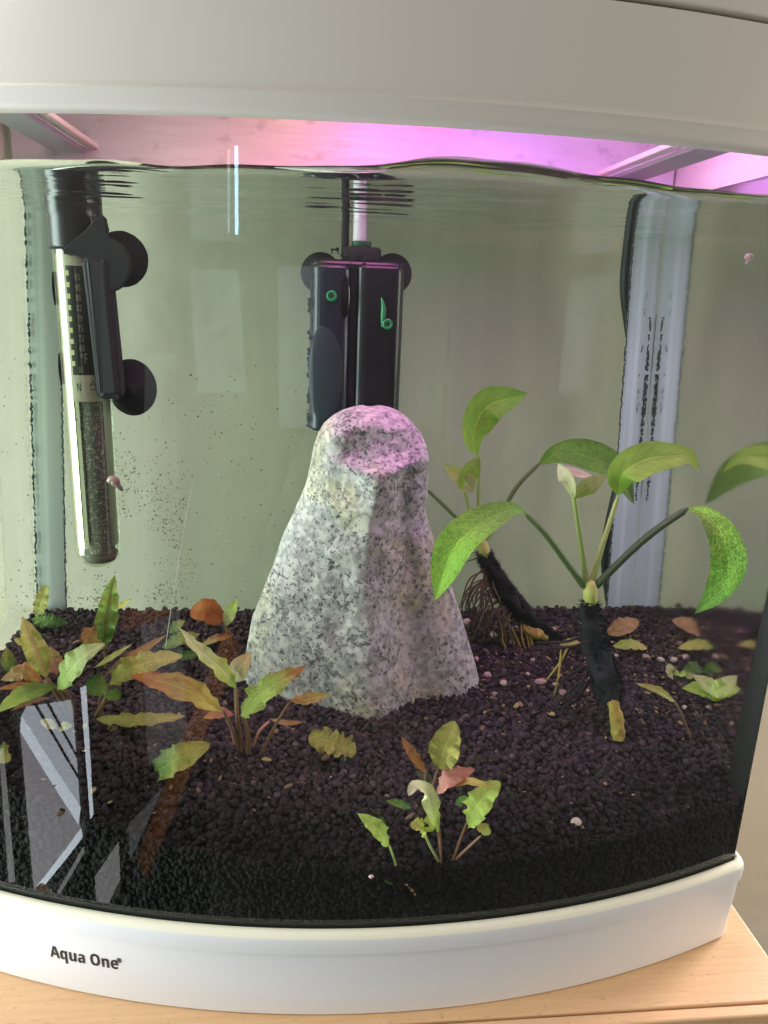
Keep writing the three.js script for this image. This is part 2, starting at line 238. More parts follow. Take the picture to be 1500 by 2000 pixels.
// ---------------------------------------------------------------- gravel bed
const soilMat = std(0.02, 0.017, 0.016, 0.9);
const soilEdge = (x) => arcZ(clamp(x, -0.275, 0.24), GOFF) - 0.0035;
const bedX = (s, z) => lerp(s > 0 ? gx - 0.0008 : 0.004 - gl, cornerX(s, 0.13) - s * 0.0006, clamp((GZ - z) / (GZ - BACK), 0, 1));
{
  const top = grid(100, 70, (u, v) => { const z0 = BACK + 0.003; let x = lerp(bedX(-1, z0), bedX(1, z0), u); for (let k = 0; k < 3; k++) { const zz = lerp(z0, soilEdge(x), v); x = lerp(bedX(-1, zz), bedX(1, zz), u); } const z = lerp(z0, soilEdge(x), v); return V(x, soilH(x, z) - 0.003, z); });
  const front = grid(100, 6, (u, v) => { const x = lerp(bedX(-1, 0), bedX(1, 0), u), z = soilEdge(x); return V(x, lerp(0.048, soilH(x, z) - 0.003, v), z - 0.0005); });
  struct('gravel_bed', [top, front], soilMat);
  const geo = new THREE.IcosahedronGeometry(1, 2); { const p = geo.attributes.position; for (let i = 0; i < p.count; i++) { const x = p.getX(i), y = p.getY(i), z = p.getZ(i), k = 0.80 + 0.42 * noise(x * 1.3 + 9, y * 1.3 + 2, z * 1.3 + 5) + 0.10 * noise(x * 4, y * 4, z * 4 + 3); p.setXYZ(i, x * k, y * k * 0.9, z * k); } geo.computeVertexNormals(); }
  const g2 = mergeVertices((() => { const g = geo.clone(); g.deleteAttribute('uv'); g.deleteAttribute('normal'); return g; })()); g2.computeVertexNormals();
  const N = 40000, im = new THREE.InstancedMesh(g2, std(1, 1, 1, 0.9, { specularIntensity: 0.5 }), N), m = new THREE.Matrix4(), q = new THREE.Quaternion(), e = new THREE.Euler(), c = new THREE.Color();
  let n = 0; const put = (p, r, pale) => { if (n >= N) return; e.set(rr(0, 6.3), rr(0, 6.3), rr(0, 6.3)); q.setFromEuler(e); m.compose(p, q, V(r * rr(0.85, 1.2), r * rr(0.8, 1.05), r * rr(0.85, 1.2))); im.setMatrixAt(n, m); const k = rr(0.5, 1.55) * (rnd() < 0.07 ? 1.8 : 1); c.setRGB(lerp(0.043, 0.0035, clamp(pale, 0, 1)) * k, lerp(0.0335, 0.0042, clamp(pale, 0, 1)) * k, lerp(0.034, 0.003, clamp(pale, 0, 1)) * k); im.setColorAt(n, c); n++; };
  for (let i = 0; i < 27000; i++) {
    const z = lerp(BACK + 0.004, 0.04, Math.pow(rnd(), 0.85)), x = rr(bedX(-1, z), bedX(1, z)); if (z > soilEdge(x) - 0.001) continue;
    const r = rr(0.0011, 0.0022) * (rnd() < 0.08 ? 1.3 : 1), dg = soilEdge(x) - z; put(V(x, soilH(x, z) - 0.0016 + rr(-0.0016, 0.0018), z), r, 0.9 * smooth(0.085, 0.0, dg) * (0.6 + 0.8 * fbm(x * 25, z * 25, 3, 2)));  // lamp falloff and algae painted into the grain colour towards the front glass
  }
  for (let i = 0; i < 9500; i++) { const x = rr(bedX(-1, 0), bedX(1, 0)), z = soilEdge(x); const y = rr(0.056, soilH(x, z)); put(V(x, y, z + rr(-0.0016, 0.0004)), rr(0.0014, 0.0021), 0.80 + 0.22 * noise(x * 60, y * 60, 2)); }  // near-black front grains: hood shade painted into their colour, along with algae film
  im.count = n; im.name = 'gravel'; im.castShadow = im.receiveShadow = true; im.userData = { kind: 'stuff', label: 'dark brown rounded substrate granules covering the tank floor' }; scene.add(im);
}
// pale pebbles among the dark gravel behind the right-hand plants
{
  const g0 = new THREE.IcosahedronGeometry(1, 2), p = g0.attributes.position; for (let i = 0; i < p.count; i++) { const k = 0.8 + 0.4 * noise(p.getX(i) * 1.4 + 3, p.getY(i) * 1.4, p.getZ(i) * 1.4 + 8); p.setXYZ(i, p.getX(i) * k, p.getY(i) * k * 0.7, p.getZ(i) * k); } g0.computeVertexNormals();
  const mats = [std(0.40, 0.29, 0.25, 0.6), std(0.46, 0.38, 0.30, 0.6), std(0.26, 0.20, 0.15, 0.6)];
  const spots = [[912, 1216, 9], [964, 1242, 8], [1000, 1256, 7], [952, 1320, 9], [983, 1335, 8], [966, 1356, 6], [1056, 1334, 11], [1086, 1341, 8], [1100, 1355, 9], [1082, 1230, 7], [1040, 1290, 6], [1118, 1380, 5], [1262, 1285, 8], [1290, 1290, 8], [1240, 1258, 7], [1305, 1228, 6], [1030, 1318, 6], [1140, 1286, 6], [930, 1288, 6], [1200, 1282, 7], [1312, 1262, 5], [725, 1713, 5], [1336, 1382, 5], [905, 1262, 6], [1008, 1226, 5], [1460, 1236, 6]];
  spots.forEach(([x, y, r], i) => { const q = onSoil(x, y), k = 0.8 * r * q.distanceTo(CAM.p) / CAM.f, m = solo('pebble', g0, mats[i % 3], 'small pale pebble lying in the dark gravel', 'pebble', 'pale pebbles in the dark gravel'); m.position.copy(q); m.position.y += k * 0.25; m.scale.setScalar(k); m.scale.x *= rr(1, 1.35); m.rotation.set(rr(-0.3, 0.3), rr(0, 6.3), rr(-0.3, 0.3)); });
}

// ---------------------------------------------------------------- granite stone
{
  const prof = [[796, 712, 738], [800, 690, 765], [806, 670, 782], [815, 650, 797], [828, 634, 812], [845, 622, 824], [870, 614, 833], [900, 609, 838], [940, 600, 836], [970, 588, 835], [1000, 575, 832], [1050, 551, 846], [1100, 534, 866], [1150, 514, 884], [1200, 495, 900], [1250, 484, 914], [1300, 475, 928], [1340, 470, 940], [1390, 466, 954], [1470, 464, 972]];
  const zc = -0.135;
  const row = (t) => { const k = t * (prof.length - 1), i = Math.min(prof.length - 2, Math.floor(k)), f = k - i, a = prof[i], b = prof[i + 1]; return a.map((x, j) => lerp(x, b[j], f)); };
  const shape = (u, v) => {                                             // u round (0 at the right, 0.25 front), v from the top down
    const t = Math.pow(v, 0.9), [y, xl, xr] = row(t), L = atZ(xl, y, zc), Rr = atZ(xr, y, zc), c = L.clone().add(Rr).multiplyScalar(0.5), h = L.distanceTo(Rr) / 2;
    const a = u * 2 * Math.PI, ca = Math.cos(a), sa = Math.sin(a), low = smooth(0.3, 0.75, t);
    const px = Math.sign(ca) * Math.pow(Math.abs(ca), lerp(0.95, 0.9, low)), pz = Math.sign(sa) * Math.pow(Math.abs(sa), lerp(1, 0.8, low));
    const ridge = sa > 0 ? Math.exp(-((px - lerp(0.1, 0.02, low)) ** 2) / 0.10) * 0.16 * smooth(0.25, 0.45, t) : 0;
    const wedge = sa > 0 ? (px > 0.06 ? 1 - (px - 0.06) / 0.94 : 1 - (0.06 - px) / 1.06) : 0, pzz = sa > 0 ? lerp(pz, Math.pow(wedge, 0.8), 0.62 * smooth(0.22, 0.42, t)) : pz;
    const depth = h * lerp(0.92, 0.46, low);
    const p = V(lerp(L.x, Rr.x, (px + 1) / 2), lerp(L.y, Rr.y, (px + 1) / 2), c.z + pzz * depth + ridge * h * 0.2 - 0.012 * smooth(0.3, 0, t));
    // fold in the right face and hollow facet at the top
    if (sa > 0) { p.z -= 0.010 * Math.exp(-((px - 0.42) ** 2) / 0.05) * smooth(0.55, 0.75, t); p.z -= 0.006 * Math.exp(-((px - 0.55) ** 2) / 0.02) * smooth(0.25, 0.5, t) * (1 - smooth(0.6, 0.7, t)); }
    return { p, t, px, sa };
  };
  const facet = (p) => {                                                // the hollow on the front of the top
    const c = atZ(738, 866, zc + 0.018), dx = (p.x - c.x) / 0.032, dy = (p.y - c.y - 0.1 * (p.x - c.x)) / 0.0145; const k = Math.exp(-Math.pow(dx * dx + dy * dy, 1.5)) * (p.z > zc - 0.02 ? 1 : 0);
    return k;
  };
  const NU = 300, NV = 260;
  const pos = (u, v) => {
    const { p, t } = shape(u, v), c = V(-0.01, p.y, zc), n = p.clone().sub(c).normalize();
    const edge = Math.min(1, t * 8), chip = Math.abs(fbm(p.x * 38, p.y * 30, p.z * 38 + 9, 3) - 0.44);
    const d = edge * (lerp(0.0050, 0.003, smooth(0.5, 0.9, t)) * (fbm(p.x * 22, p.y * 14, p.z * 22 + 3, 3) - 0.44) + -0.009 * chip + 0.0012 + 0.0036 * (fbm(p.x * 75, p.y * 75, p.z * 75, 3) - 0.44) + 0.0012 * (fbm(p.x * 340, p.y * 340, p.z * 340, 2) - 0.37));
    p.addScaledVector(n, d * (1 - 0.6 * Math.abs(n.x) ** 3)); const k = facet(p); const lx = (p.x - atZ(738, 900, zc).x) / 0.034, ly = (p.y - atZ(738, 900, zc + 0.02).y) / 0.007; p.z += (p.z > zc ? 0.0045 : 0) * Math.exp(-lx * lx - ly * ly); p.z -= k * 0.016; p.y -= k * 0.005; return p;
  };
  const geo = grid(NU, NV, (u, v) => ({ p: pos(u, v), uv: [u, v] }));
  const TW = 2048, TH = 1024, cache = [];
  const speck = (p) => {
    const x = p.x, y = p.y, z = p.z;
    const wx = x + 0.0022 * (noise(x * 420, y * 420, z * 420) - 0.5), wy = y + 0.0022 * (noise(x * 420 + 9, y * 420, z * 420) - 0.5);
    const patch = fbm(x * 46, y * 46, z * 46, 2), grain = noise(wx * 640, wy * 640, z * 640), g2 = noise(wx * 1100 + 4, wy * 1100, z * 1100), g3 = noise(wx * 300, wy * 300 + 7, z * 300), d = 0.5 * grain + 0.3 * g2 + 0.2 * g3;
    let c = [0.55, 0.53, 0.50]; const q = noise(wx * 330 + 31, wy * 330, z * 330);
    if (q > 0.58) c = [0.64, 0.625, 0.60]; else if (q < 0.36) c = [0.43, 0.425, 0.425];
    const warm = smooth(0.42, 0.56, fbm(x * 24 + 3, y * 24, z * 24, 2)) * 0.10; c = [c[0] + warm * 0.5, c[1] + warm * 0.2, c[2] - warm];
    const dark = 0.9 * smooth(0.575 - 0.42 * (patch - 0.36), 0.645 - 0.42 * (patch - 0.36), d);
    const blackish = noise(wx * 560 + 77, wy * 560, z * 560) > 0.62 ? 0.05 : 0.19;
    const mid = smooth(0.50 - 0.2 * (patch - 0.37), 0.58 - 0.2 * (patch - 0.37), 0.5 * g3 + 0.5 * noise(wx * 300 + 50, wy * 300, z * 300)) * 0.45;
    c = c.map((k) => lerp(lerp(k, 0.25, mid), blackish, dark)); return c;
  };
  const cols = 256, rows = 256, P = []; for (let j = 0; j <= rows; j++) for (let i = 0; i <= cols; i++) P.push(pos(i / cols, j / rows));
  const look = (u, v) => { const a = u * cols, b = v * rows, i = Math.min(cols - 1, Math.floor(a)), j = Math.min(rows - 1, Math.floor(b)), fa = a - i, fb = b - j, k = j * (cols + 1) + i; return P[k].clone().lerp(P[k + 1], fa).lerp(P[k + cols + 1].clone().lerp(P[k + cols + 2], fa), fb); };
  const tex = dataTex(TW, TH, (u, v) => speck(look(u, v)).map((k) => Math.pow(k, 1 / 2.2)), true); tex.wrapT = THREE.ClampToEdgeWrapping; tex.wrapS = THREE.RepeatWrapping;
  const m = solo('granite_stone', geo, std(0.84, 0.82, 0.80, 0.75, { map: tex }), 'tall speckled grey granite stone standing in the middle of the dark gravel', 'stone');
  const b = onSoil(705, 1400); geo.translate(-b.x, -b.y, -zc); m.position.set(b.x, b.y, zc);
}

// ---------------------------------------------------------------- heater
{
  const hx = -0.2205, hz = -0.2, r = 0.0178, yT = 0.452, yB = 0.2062;
  const t = thing('aquarium_heater', 'glass tube heater with black clips and a temperature scale in the left back corner', 'heater', V(hx, yB, hz));
  const bulb = []; for (let i = 0; i <= 10; i++) { const a = i / 10 * Math.PI / 2; bulb.push([Math.max(0.0001, r * Math.sin(a)), yB + 0.016 * (1 - Math.cos(a))]); }
  part('glass_tube', lathe([...bulb, [r, yB + 0.03], [r, yT]], hx, 0, hz, 48), pane(0.90, 0.93, 0.84, { ior: 1.6 }), t);
  const dirt = dataTex(256, 512, (u, v) => { const n = noise(u * 60, v * 150, 1), k = 0.05 + 0.05 * fbm(u * 10, v * 30, 2, 3) + (n > 0.6 ? 0.14 * (n - 0.6) / 0.4 * 2 : 0); return [k * 1.1, k * 1.04, k * 0.88]; }, false);
  part('heating_core', (() => { const g = new THREE.CylinderGeometry(0.0098, 0.0098, 0.126, 32); g.translate(hx + 0.004, 0.283, hz + 0.004); return g; })(), std(1, 1, 1, 0.8, { map: dirt }), t, 'dark speckled core');
  const arcStrip = (rad, a0, a1, y0, y1) => grid(24, 12, (u, v) => { const a = lerp(a0, a1, u); return V(hx + rad * Math.sin(a), lerp(y0, y1, v), hz + rad * Math.cos(a)); });
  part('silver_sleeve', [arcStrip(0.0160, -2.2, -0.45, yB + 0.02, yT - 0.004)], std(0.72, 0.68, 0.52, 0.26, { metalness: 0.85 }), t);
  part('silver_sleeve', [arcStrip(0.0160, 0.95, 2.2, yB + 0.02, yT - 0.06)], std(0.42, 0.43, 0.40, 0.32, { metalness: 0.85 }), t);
  part('sediment', lathe([[0.0001, yB + 0.002], [0.012, yB + 0.006], [0.0145, yB + 0.012], [0.006, yB + 0.0165], [0.0001, yB + 0.015]], hx + 0.001, 0, hz, 20), std(0.16, 0.15, 0.13, 0.9), t);
  const cv = document.createElement('canvas'); cv.width = 256; cv.height = 512; const g = cv.getContext('2d');
  g.fillStyle = '#a9a493'; g.fillRect(0, 0, 256, 512); g.fillStyle = '#0c0b0a'; g.fillRect(66, 50, 150, 368);
  g.fillStyle = '#77735f'; g.font = 'bold 30px sans-serif'; g.textAlign = 'center';
  ['93', '90', '86', '82', '79', '75', '72', '68'].forEach((n, i) => { g.fillText(n, 134, 98 + i * 34); });
  g.font = 'bold 46px sans-serif'; g.fillText('°F', 142, 376); g.font = 'bold 30px sans-serif'; g.fillText('W', 118, 410);
  g.fillStyle = '#b9b283'; for (let i = 0; i < 9; i++) g.fillRect(66, 66 + i * 38, 20, 17);
  g.fillStyle = '#2a2823'; g.font = 'bold 40px sans-serif'; g.fillText('N', 100, 474);
  g.strokeStyle = '#2a2823'; g.lineWidth = 3; g.strokeRect(172, 452, 26, 18); g.beginPath(); g.moveTo(166, 454); g.lineTo(185, 438); g.lineTo(204, 454); g.stroke();
  const lt = new THREE.CanvasTexture(cv); lt.colorSpace = THREE.SRGBColorSpace;
  part('scale_label', arcStrip(0.0169, -0.78, 1.0, 0.343, yT - 0.001), std(1, 1, 1, 0.5, { map: lt }), t, 'temperature scale in degrees F');
  part('top_cap', lathe([[0.0001, 0.4515], [0.0182, 0.4515], [0.0188, 0.4545], [0.0186, 0.474], [0.0196, 0.476], [0.0196, 0.495], [0.0001, 0.496]], hx - 0.001, 0, hz, 40), std(0.016, 0.016, 0.017, 0.3), t, 'black plastic head');
  const rub = std(0.006, 0.007, 0.008, 0.85), fuzz = (g0, amp, f) => { const p = g0.attributes.position, n = g0.attributes.normal; for (let i = 0; i < p.count; i++) { const k = amp * (noise(p.getX(i) * f, p.getY(i) * f, p.getZ(i) * f) - 0.3); p.setXYZ(i, p.getX(i) + n.getX(i) * k, p.getY(i) + n.getY(i) * k, p.getZ(i) + n.getZ(i) * k); } g0.computeVertexNormals(); return g0; };
  const bar = part('bracket', [fuzz((() => { const a = atZ(206, 640, hz), g0 = new RoundedBoxGeometry(0.0195, 0.102, 0.012, 30, 0.0058); g0.rotateZ(0.045); g0.translate(a.x + 0.0025, a.y, hz + 0.0135); return g0; })(), 0.0018, 700)], std(0.009, 0.0098, 0.012, 0.7), t, 'black holder clip');
  part('holder_arm', (() => { const s2 = new THREE.Shape(new THREE.CatmullRomCurve3([[140, 494], [178, 458], [212, 428], [218, 446], [222, 466], [252, 486], [262, 520], [250, 556], [226, 566], [204, 530], [186, 508], [160, 499]].map(([x, y]) => atZ(x, y, hz)), true).getPoints(90).map((q) => new THREE.Vector2(q.x + rr(-0.0004, 0.0004), q.y + rr(-0.0004, 0.0004)))), g0 = new THREE.ExtrudeGeometry(s2, { depth: 0.004, bevelThickness: 0.001, bevelSize: 0.001, bevelSegments: 2 }); g0.translate(0, 0, hz + 0.014); return g0; })(), rub, bar);
  const cup = (px, py, rad, z, squash) => { const c = atZ(px, py, z); const g0 = new THREE.LatheGeometry([[0.0001, 0.007], [0.004, 0.007], [0.006, 0.004], [rad * 0.7, 0.0015], [rad, -0.0035], [rad * 0.97, -0.0045], [0.0001, -0.002]].reverse().map(([a, b]) => new THREE.Vector2(a, b)), 44); g0.rotateX(Math.PI / 2); g0.scale(squash, 1, 1); g0.translate(c.x, c.y, c.z); return fuzz(g0, 0.0008, 700); };
  part('suction_cup', cup(234, 506, 0.0205, -0.218, 1), rub, bar); part('suction_cup', cup(256, 758, 0.0222, -0.212, 0.86), rub, bar);
  for (const y of [565, 722]) { const a = atZ(150, y, hz); part('clip_ring', lathe([[0.0181, a.y - 0.012], [0.0196, a.y - 0.011], [0.0196, a.y + 0.011], [0.0181, a.y + 0.012]], hx, 0, hz, 40).toNonIndexed().applyMatrix4(new THREE.Matrix4()), rub, bar).geometry = (() => { const g0 = grid(20, 8, (u, v) => { const k = lerp(Math.PI * 0.25, Math.PI * 1.52, u); const rad = 0.0192 + 0.001 * Math.sin(v * Math.PI); return V(rad * Math.sin(k), a.y - yB + lerp(-0.012, 0.012, v), rad * Math.cos(k)); }); return g0; })(); }
}
// ---------------------------------------------------------------- internal filter
{
  const fz = -0.222, fx = -0.0142, y0 = 0.322, y1 = 0.4535;
  const t = thing('internal_filter', 'black internal filter with green knobs hanging on the back glass behind the stone', 'filter', V(fx, y0, fz));
  const rounded = (w, d, r, x, z, ya, yb, mat, name, top = 0.004) => { const s = new THREE.Shape(); const a = w / 2, b = d / 2; s.moveTo(-a + r, -b); s.lineTo(a - r, -b); s.quadraticCurveTo(a, -b, a, -b + r); s.lineTo(a, b - r); s.quadraticCurveTo(a, b, a - r, b); s.lineTo(-a + r, b); s.quadraticCurveTo(-a, b, -a, b - r); s.lineTo(-a, -b + r); s.quadraticCurveTo(-a, -b, -a + r, -b); const g = new THREE.ExtrudeGeometry(s, { depth: yb - ya - 2 * top, bevelThickness: top, bevelSize: top * 0.8, bevelOffset: -top * 0.8, bevelSegments: 4, curveSegments: 8 }); g.rotateX(-Math.PI / 2); g.translate(x, ya + top, z); return part(name, g, mat, t); };
  const gloss = std(0.005, 0.0052, 0.0065, 0.34), navy = std(0.009, 0.013, 0.021, 0.35), matt = std(0.012, 0.014, 0.014, 0.85), green = std(0.012, 0.20, 0.055, 0.4);
  rounded(0.0735, 0.034, 0.012, fx, fz, y0 + 0.004, y1, gloss, 'body', 0.005);
  rounded(0.032, 0.040, 0.013, fx - 0.0205, fz + 0.004, y0 - 0.001, y1 - 0.004, navy, 'side_column', 0.004);
  rounded(0.037, 0.038, 0.010, fx + 0.0165, fz + 0.003, y0 + 0.012, y1 - 0.003, gloss, 'pump_housing', 0.004);
  rounded(0.030, 0.026, 0.009, fx + 0.003, fz + 0.002, y1 - 0.002, y1 + 0.010, matt, 'top_collar', 0.003);
  const at = (px, py, z) => atZ(px, py, z);
  // recessed oval on the left column and notch beside the left knob
  const oval = (px, py, rx, ry, z, d, mat, name) => { const c = at(px, py, z), g = new THREE.SphereGeometry(1, 28, 18); g.scale(rx, ry, d); g.translate(c.x, c.y, c.z); return part(name, g, mat, t); };
  oval(636, 730, 0.0135, 0.041, fz + 0.0225, 0.003, std(0.012, 0.026, 0.028, 0.6), 'sponge_window');
  oval(668, 580, 0.0065, 0.0185, fz + 0.0212, 0.003, std(0.006, 0.006, 0.007, 0.15), 'knob_recess');
  const knob = (px, py) => { const c = at(px, py, fz + 0.026), a = new THREE.TorusGeometry(0.0030, 0.0012, 12, 24), b = new THREE.SphereGeometry(0.0031, 16, 10); b.scale(1, 1, 0.45); a.translate(c.x, c.y, c.z); b.translate(c.x, c.y, c.z - 0.0008); const k = part('knob', [a, b], green, t); const h = new THREE.CylinderGeometry(0.0012, 0.0012, 0.002, 12); h.rotateX(Math.PI / 2); h.translate(c.x, c.y, c.z + 0.0002); part('knob_slot', h, matt, k); };
  knob(648, 578); knob(757, 633);
  part('flow_slot', tube([at(745, 580, fz + 0.0225), at(749, 600, fz + 0.023), at(748, 620, fz + 0.023), at(746, 640, fz + 0.0225)], [0.0005, 0.0019, 0.0019, 0.0004], 16, 8), green, t, 'curved green slider');
  const nz = at(706, 476, fz + 0.002);
  part('outlet_collar', lathe([[0.0001, nz.y - 0.006], [0.0076, nz.y - 0.006], [0.0078, nz.y + 0.001], [0.0070, nz.y + 0.0018], [0.0001, nz.y + 0.0018]], nz.x, 0, nz.z, 28), std(0.015, 0.10, 0.035, 0.5), t, 'dark green ring');
  part('outlet_tube', lathe([[0.0001, nz.y], [0.0054, nz.y], [0.0052, nz.y + 0.012], [0.0052, 0.5035], [0.0001, 0.5035]], nz.x - 0.0015, 0, nz.z, 24), std(0.72, 0.70, 0.74, 0.4), t, 'white outlet tube');
  const cb = at(674, 480, fz); part('power_cable', tube([V(cb.x, cb.y - 0.01, fz), V(cb.x, cb.y + 0.01, fz), V(cb.x, 0.49, fz), V(cb.x - 0.001, 0.5035, fz)], 0.0031, 20, 10, 0.15), matt, t);
  for (const [px, py] of [[627, 533], [767, 535]]) { const c = at(px, py, fz - 0.012); const g = new THREE.LatheGeometry([[0.0001, -0.002], [0.0155, -0.006], [0.0162, -0.005], [0.011, 0.001], [0.004, 0.003], [0.0001, 0.003]].map(([a, b]) => new THREE.Vector2(a, b)), 40); g.rotateX(Math.PI / 2); g.translate(c.x, c.y, c.z); part('suction_cup', g, std(0.006, 0.006, 0.008, 0.7), t); }
  // algae tufts on the casing edges
  const tufts = []; for (let i = 0; i < 260; i++) { const left = rnd() < 0.7, y = left ? rr(y0, y1 - 0.03) : rr(y1 - 0.01, y1 + 0.009), x = left ? fx - 0.0365 + rr(-0.0012, 0.0008) : fx + rr(-0.022, 0.006); if (left && noise(y * 160, 3, 1) < 0.45) continue; const g = new THREE.IcosahedronGeometry(rr(0.0007, 0.0017), 1); g.scale(1, rr(0.5, 1.2), 1); g.translate(x, y, fz + (left ? rr(-0.006, 0.022) : rr(0.004, 0.018))); tufts.push(g); }
  part('algae_tuft', tufts, std(0.012, 0.024, 0.02, 1), t).userData.kind = 'stuff';
}

// ---------------------------------------------------------------- plants
function leafTex(kind) {
  return dataTex(256, 128, (u, v) => {
    const s = Math.abs(v - 0.5) * 2, vein = Math.abs(((u * 9 - s * 1.6) % 1 + 1) % 1 - 0.5), m = fbm(u * 8, v * 4, kind, 4);
    let k = 0.80 + 0.30 * (m - 0.45) + 0.22 * smooth(0.10, 0.03, s) - 0.10 * smooth(0.16, 0.09, s) * smooth(0.05, 0.1, s) - 0.13 * smooth(0.09, 0.02, vein) * smooth(0.02, 0.2, s) + 0.06 * noise(u * 60, v * 30, kind);
    let c = [k, k, k];
    if (kind === 1 || kind === 2) { const n = noise(u * 95, v * 46, 4) * 0.55 + noise(u * 45, v * 20, 8) * 0.2 + fbm(u * 6, v * 5, 31, 3) * 0.34 + 0.10 * s * s, th = kind === 1 ? 0.60 : 0.52; const a = smooth(th, th + 0.08, n) * (kind === 1 ? 0.42 : 0.62); c = [lerp(k, 0.16, a), lerp(k, 0.2, a), lerp(k, 0.12, a)]; }
    if (kind === 3) { const n = fbm(u * 5, v * 4, 21, 4), a = smooth(0.46, 0.6, n) * 0.5; c = [k * (1 - 0.25 * a), k * (1 - 0.6 * a), k * (1 - 0.75 * a)]; }
    return c;
  }, false);
}
const LEAFTEX = [0, 1, 2, 3].map(leafTex);
const leafMats = LEAFTEX.map((m, i) => new THREE.MeshPhysicalMaterial({ vertexColors: true, map: m, bumpMap: m, bumpScale: 0.0006, roughness: 0.62, transmission: 0.45, thickness: 0, side: THREE.DoubleSide, specularIntensity: 0.3 }));
const COL = { bright: [0.53, 0.74, 0.15], pale: [0.70, 0.72, 0.34], olive: [0.56, 0.55, 0.13], yellow: [0.78, 0.72, 0.20], brown: [0.56, 0.28, 0.10], orange: [0.48, 0.17, 0.04], pink: [0.62, 0.27, 0.19], tan: [0.64, 0.46, 0.20], green: [0.20, 0.36, 0.07], deep: [0.07, 0.19, 0.035], moss: [0.10, 0.16, 0.045], mossd: [0.05, 0.075, 0.03], fresh: [0.43, 0.78, 0.10], leafy: [0.23, 0.56, 0.07], cream: [0.72, 0.68, 0.42], stem: [0.19, 0.105, 0.05], stalk: [0.34, 0.42, 0.12], lime: [0.50, 0.66, 0.14] };
const mixc = (a, b, t) => a.map((k, i) => lerp(k, b[i], t));
// pts: [px, py, metres nearer than the plant]; wpx: widest, in px of the photograph
function leaf(parent, z0, pts, wpx, o = {}) {
  const c = new THREE.CatmullRomCurve3(pts.map(([x, y, d = 0]) => atZ(x, y, z0 + d)));
  const mid = c.getPointAt(0.5), Wd = 1.1 * wpx * mid.distanceTo(CAM.p) / CAM.f, toCam = CAM.p.clone().sub(mid).normalize();
  const n0 = (o.face ? V(...o.face) : toCam.clone().multiplyScalar(0.75).add(V(0, 0.6, 0))).normalize();
  const c0 = COL[o.c0 ?? 'olive'], c1 = COL[o.c1 ?? o.c0 ?? 'olive'], sd = rr(0, 50), ruf = (o.ruffle ?? 0.06) * 1.35, fold = o.fold ?? 0.18, peak = o.peak ?? 0.45, teeth = o.teeth ?? 0, rib = o.rib ? COL[o.rib] : null;
  const shape = (t) => { const q = t < peak ? t / peak : 1 - (t - peak) / (1 - peak); return Math.pow(Math.sin(clamp(q, 0, 1) * Math.PI / 2), o.blunt ?? 0.85); };
  const NU = 44, NV = 10;
  const geo = grid(NU, NV, (u, v) => {
    const t = u, p = c.getPointAt(t), tg = c.getTangentAt(t), tw = (o.twist ?? 0) * (t - 0.3);
    let n = n0.clone().addScaledVector(tg, -n0.dot(tg)).normalize().applyAxisAngle(tg, tw); const s = tg.clone().cross(n).normalize();
    const a = (v - 0.5) * 2, edge = a * a, rag = 1 + 0.12 * (noise(t * 16 + sd, a > 0 ? 1 : 9, 2) - 0.5) * 2 * Math.min(1, ruf * 8) - teeth * Math.abs(((t * 7) % 1) - 0.5) * smooth(0.3, 0.6, t);
    const w = Math.max(0.02, shape(t)) * Wd / 2 * rag;
    p.addScaledVector(s, a * w).addScaledVector(n, (Math.abs(a) * fold - fold * 0.4) * w + edge * ruf * Wd * (Math.sin(t * 26 + sd + (a > 0 ? 1.3 : 0)) + 0.5 * Math.sin(t * 57 + sd * 3 + (a > 0 ? 2 : 0))) * shape(t));
    let col = mixc(c0, c1, smooth(o.g0 ?? 0.1, o.g1 ?? 0.95, t + 0.25 * (noise(t * 6 + sd, a * 2, 3) - 0.5)));
    if (rib) col = mixc(col, rib, Math.exp(-a * a / 0.03) * 0.7);
    const k = 0.9 + 0.25 * noise(t * 8 + sd, a * 3 + 5, 1); return { p, c: col.map((q) => q * k), uv: [t, v] };
  }, true);
  return part('leaf', geo, leafMats[o.tex ?? 0], parent, o.label);
}
const stalkMats = {};
function stalk(parent, z0, pts, w, col = 'stem') {
  const P = pts.map(([x, y, d = 0]) => atZ(x, y, z0 + d)), k = P[0].distanceTo(CAM.p) / CAM.f / 2; if (P.length === 2) P.splice(1, 0, P[0].clone().lerp(P[1], 0.5).add(V(rr(-0.001, 0.001), 0, 0.001)));
  stalkMats[col] ??= std(...COL[col], 0.55);
  return part('leaf_stalk', tube(P, Array.isArray(w) ? w.map((q) => q * k) : w * k, 18, 7, 0.12), stalkMats[col], parent);
}
function plant(name, label, category, bx, by, group) { const q = onSoil(bx, by); const t = thing(name, label, category, V(q.x, q.y, q.z), group); return [t, q.z]; }
const CG = 'crypt plants';
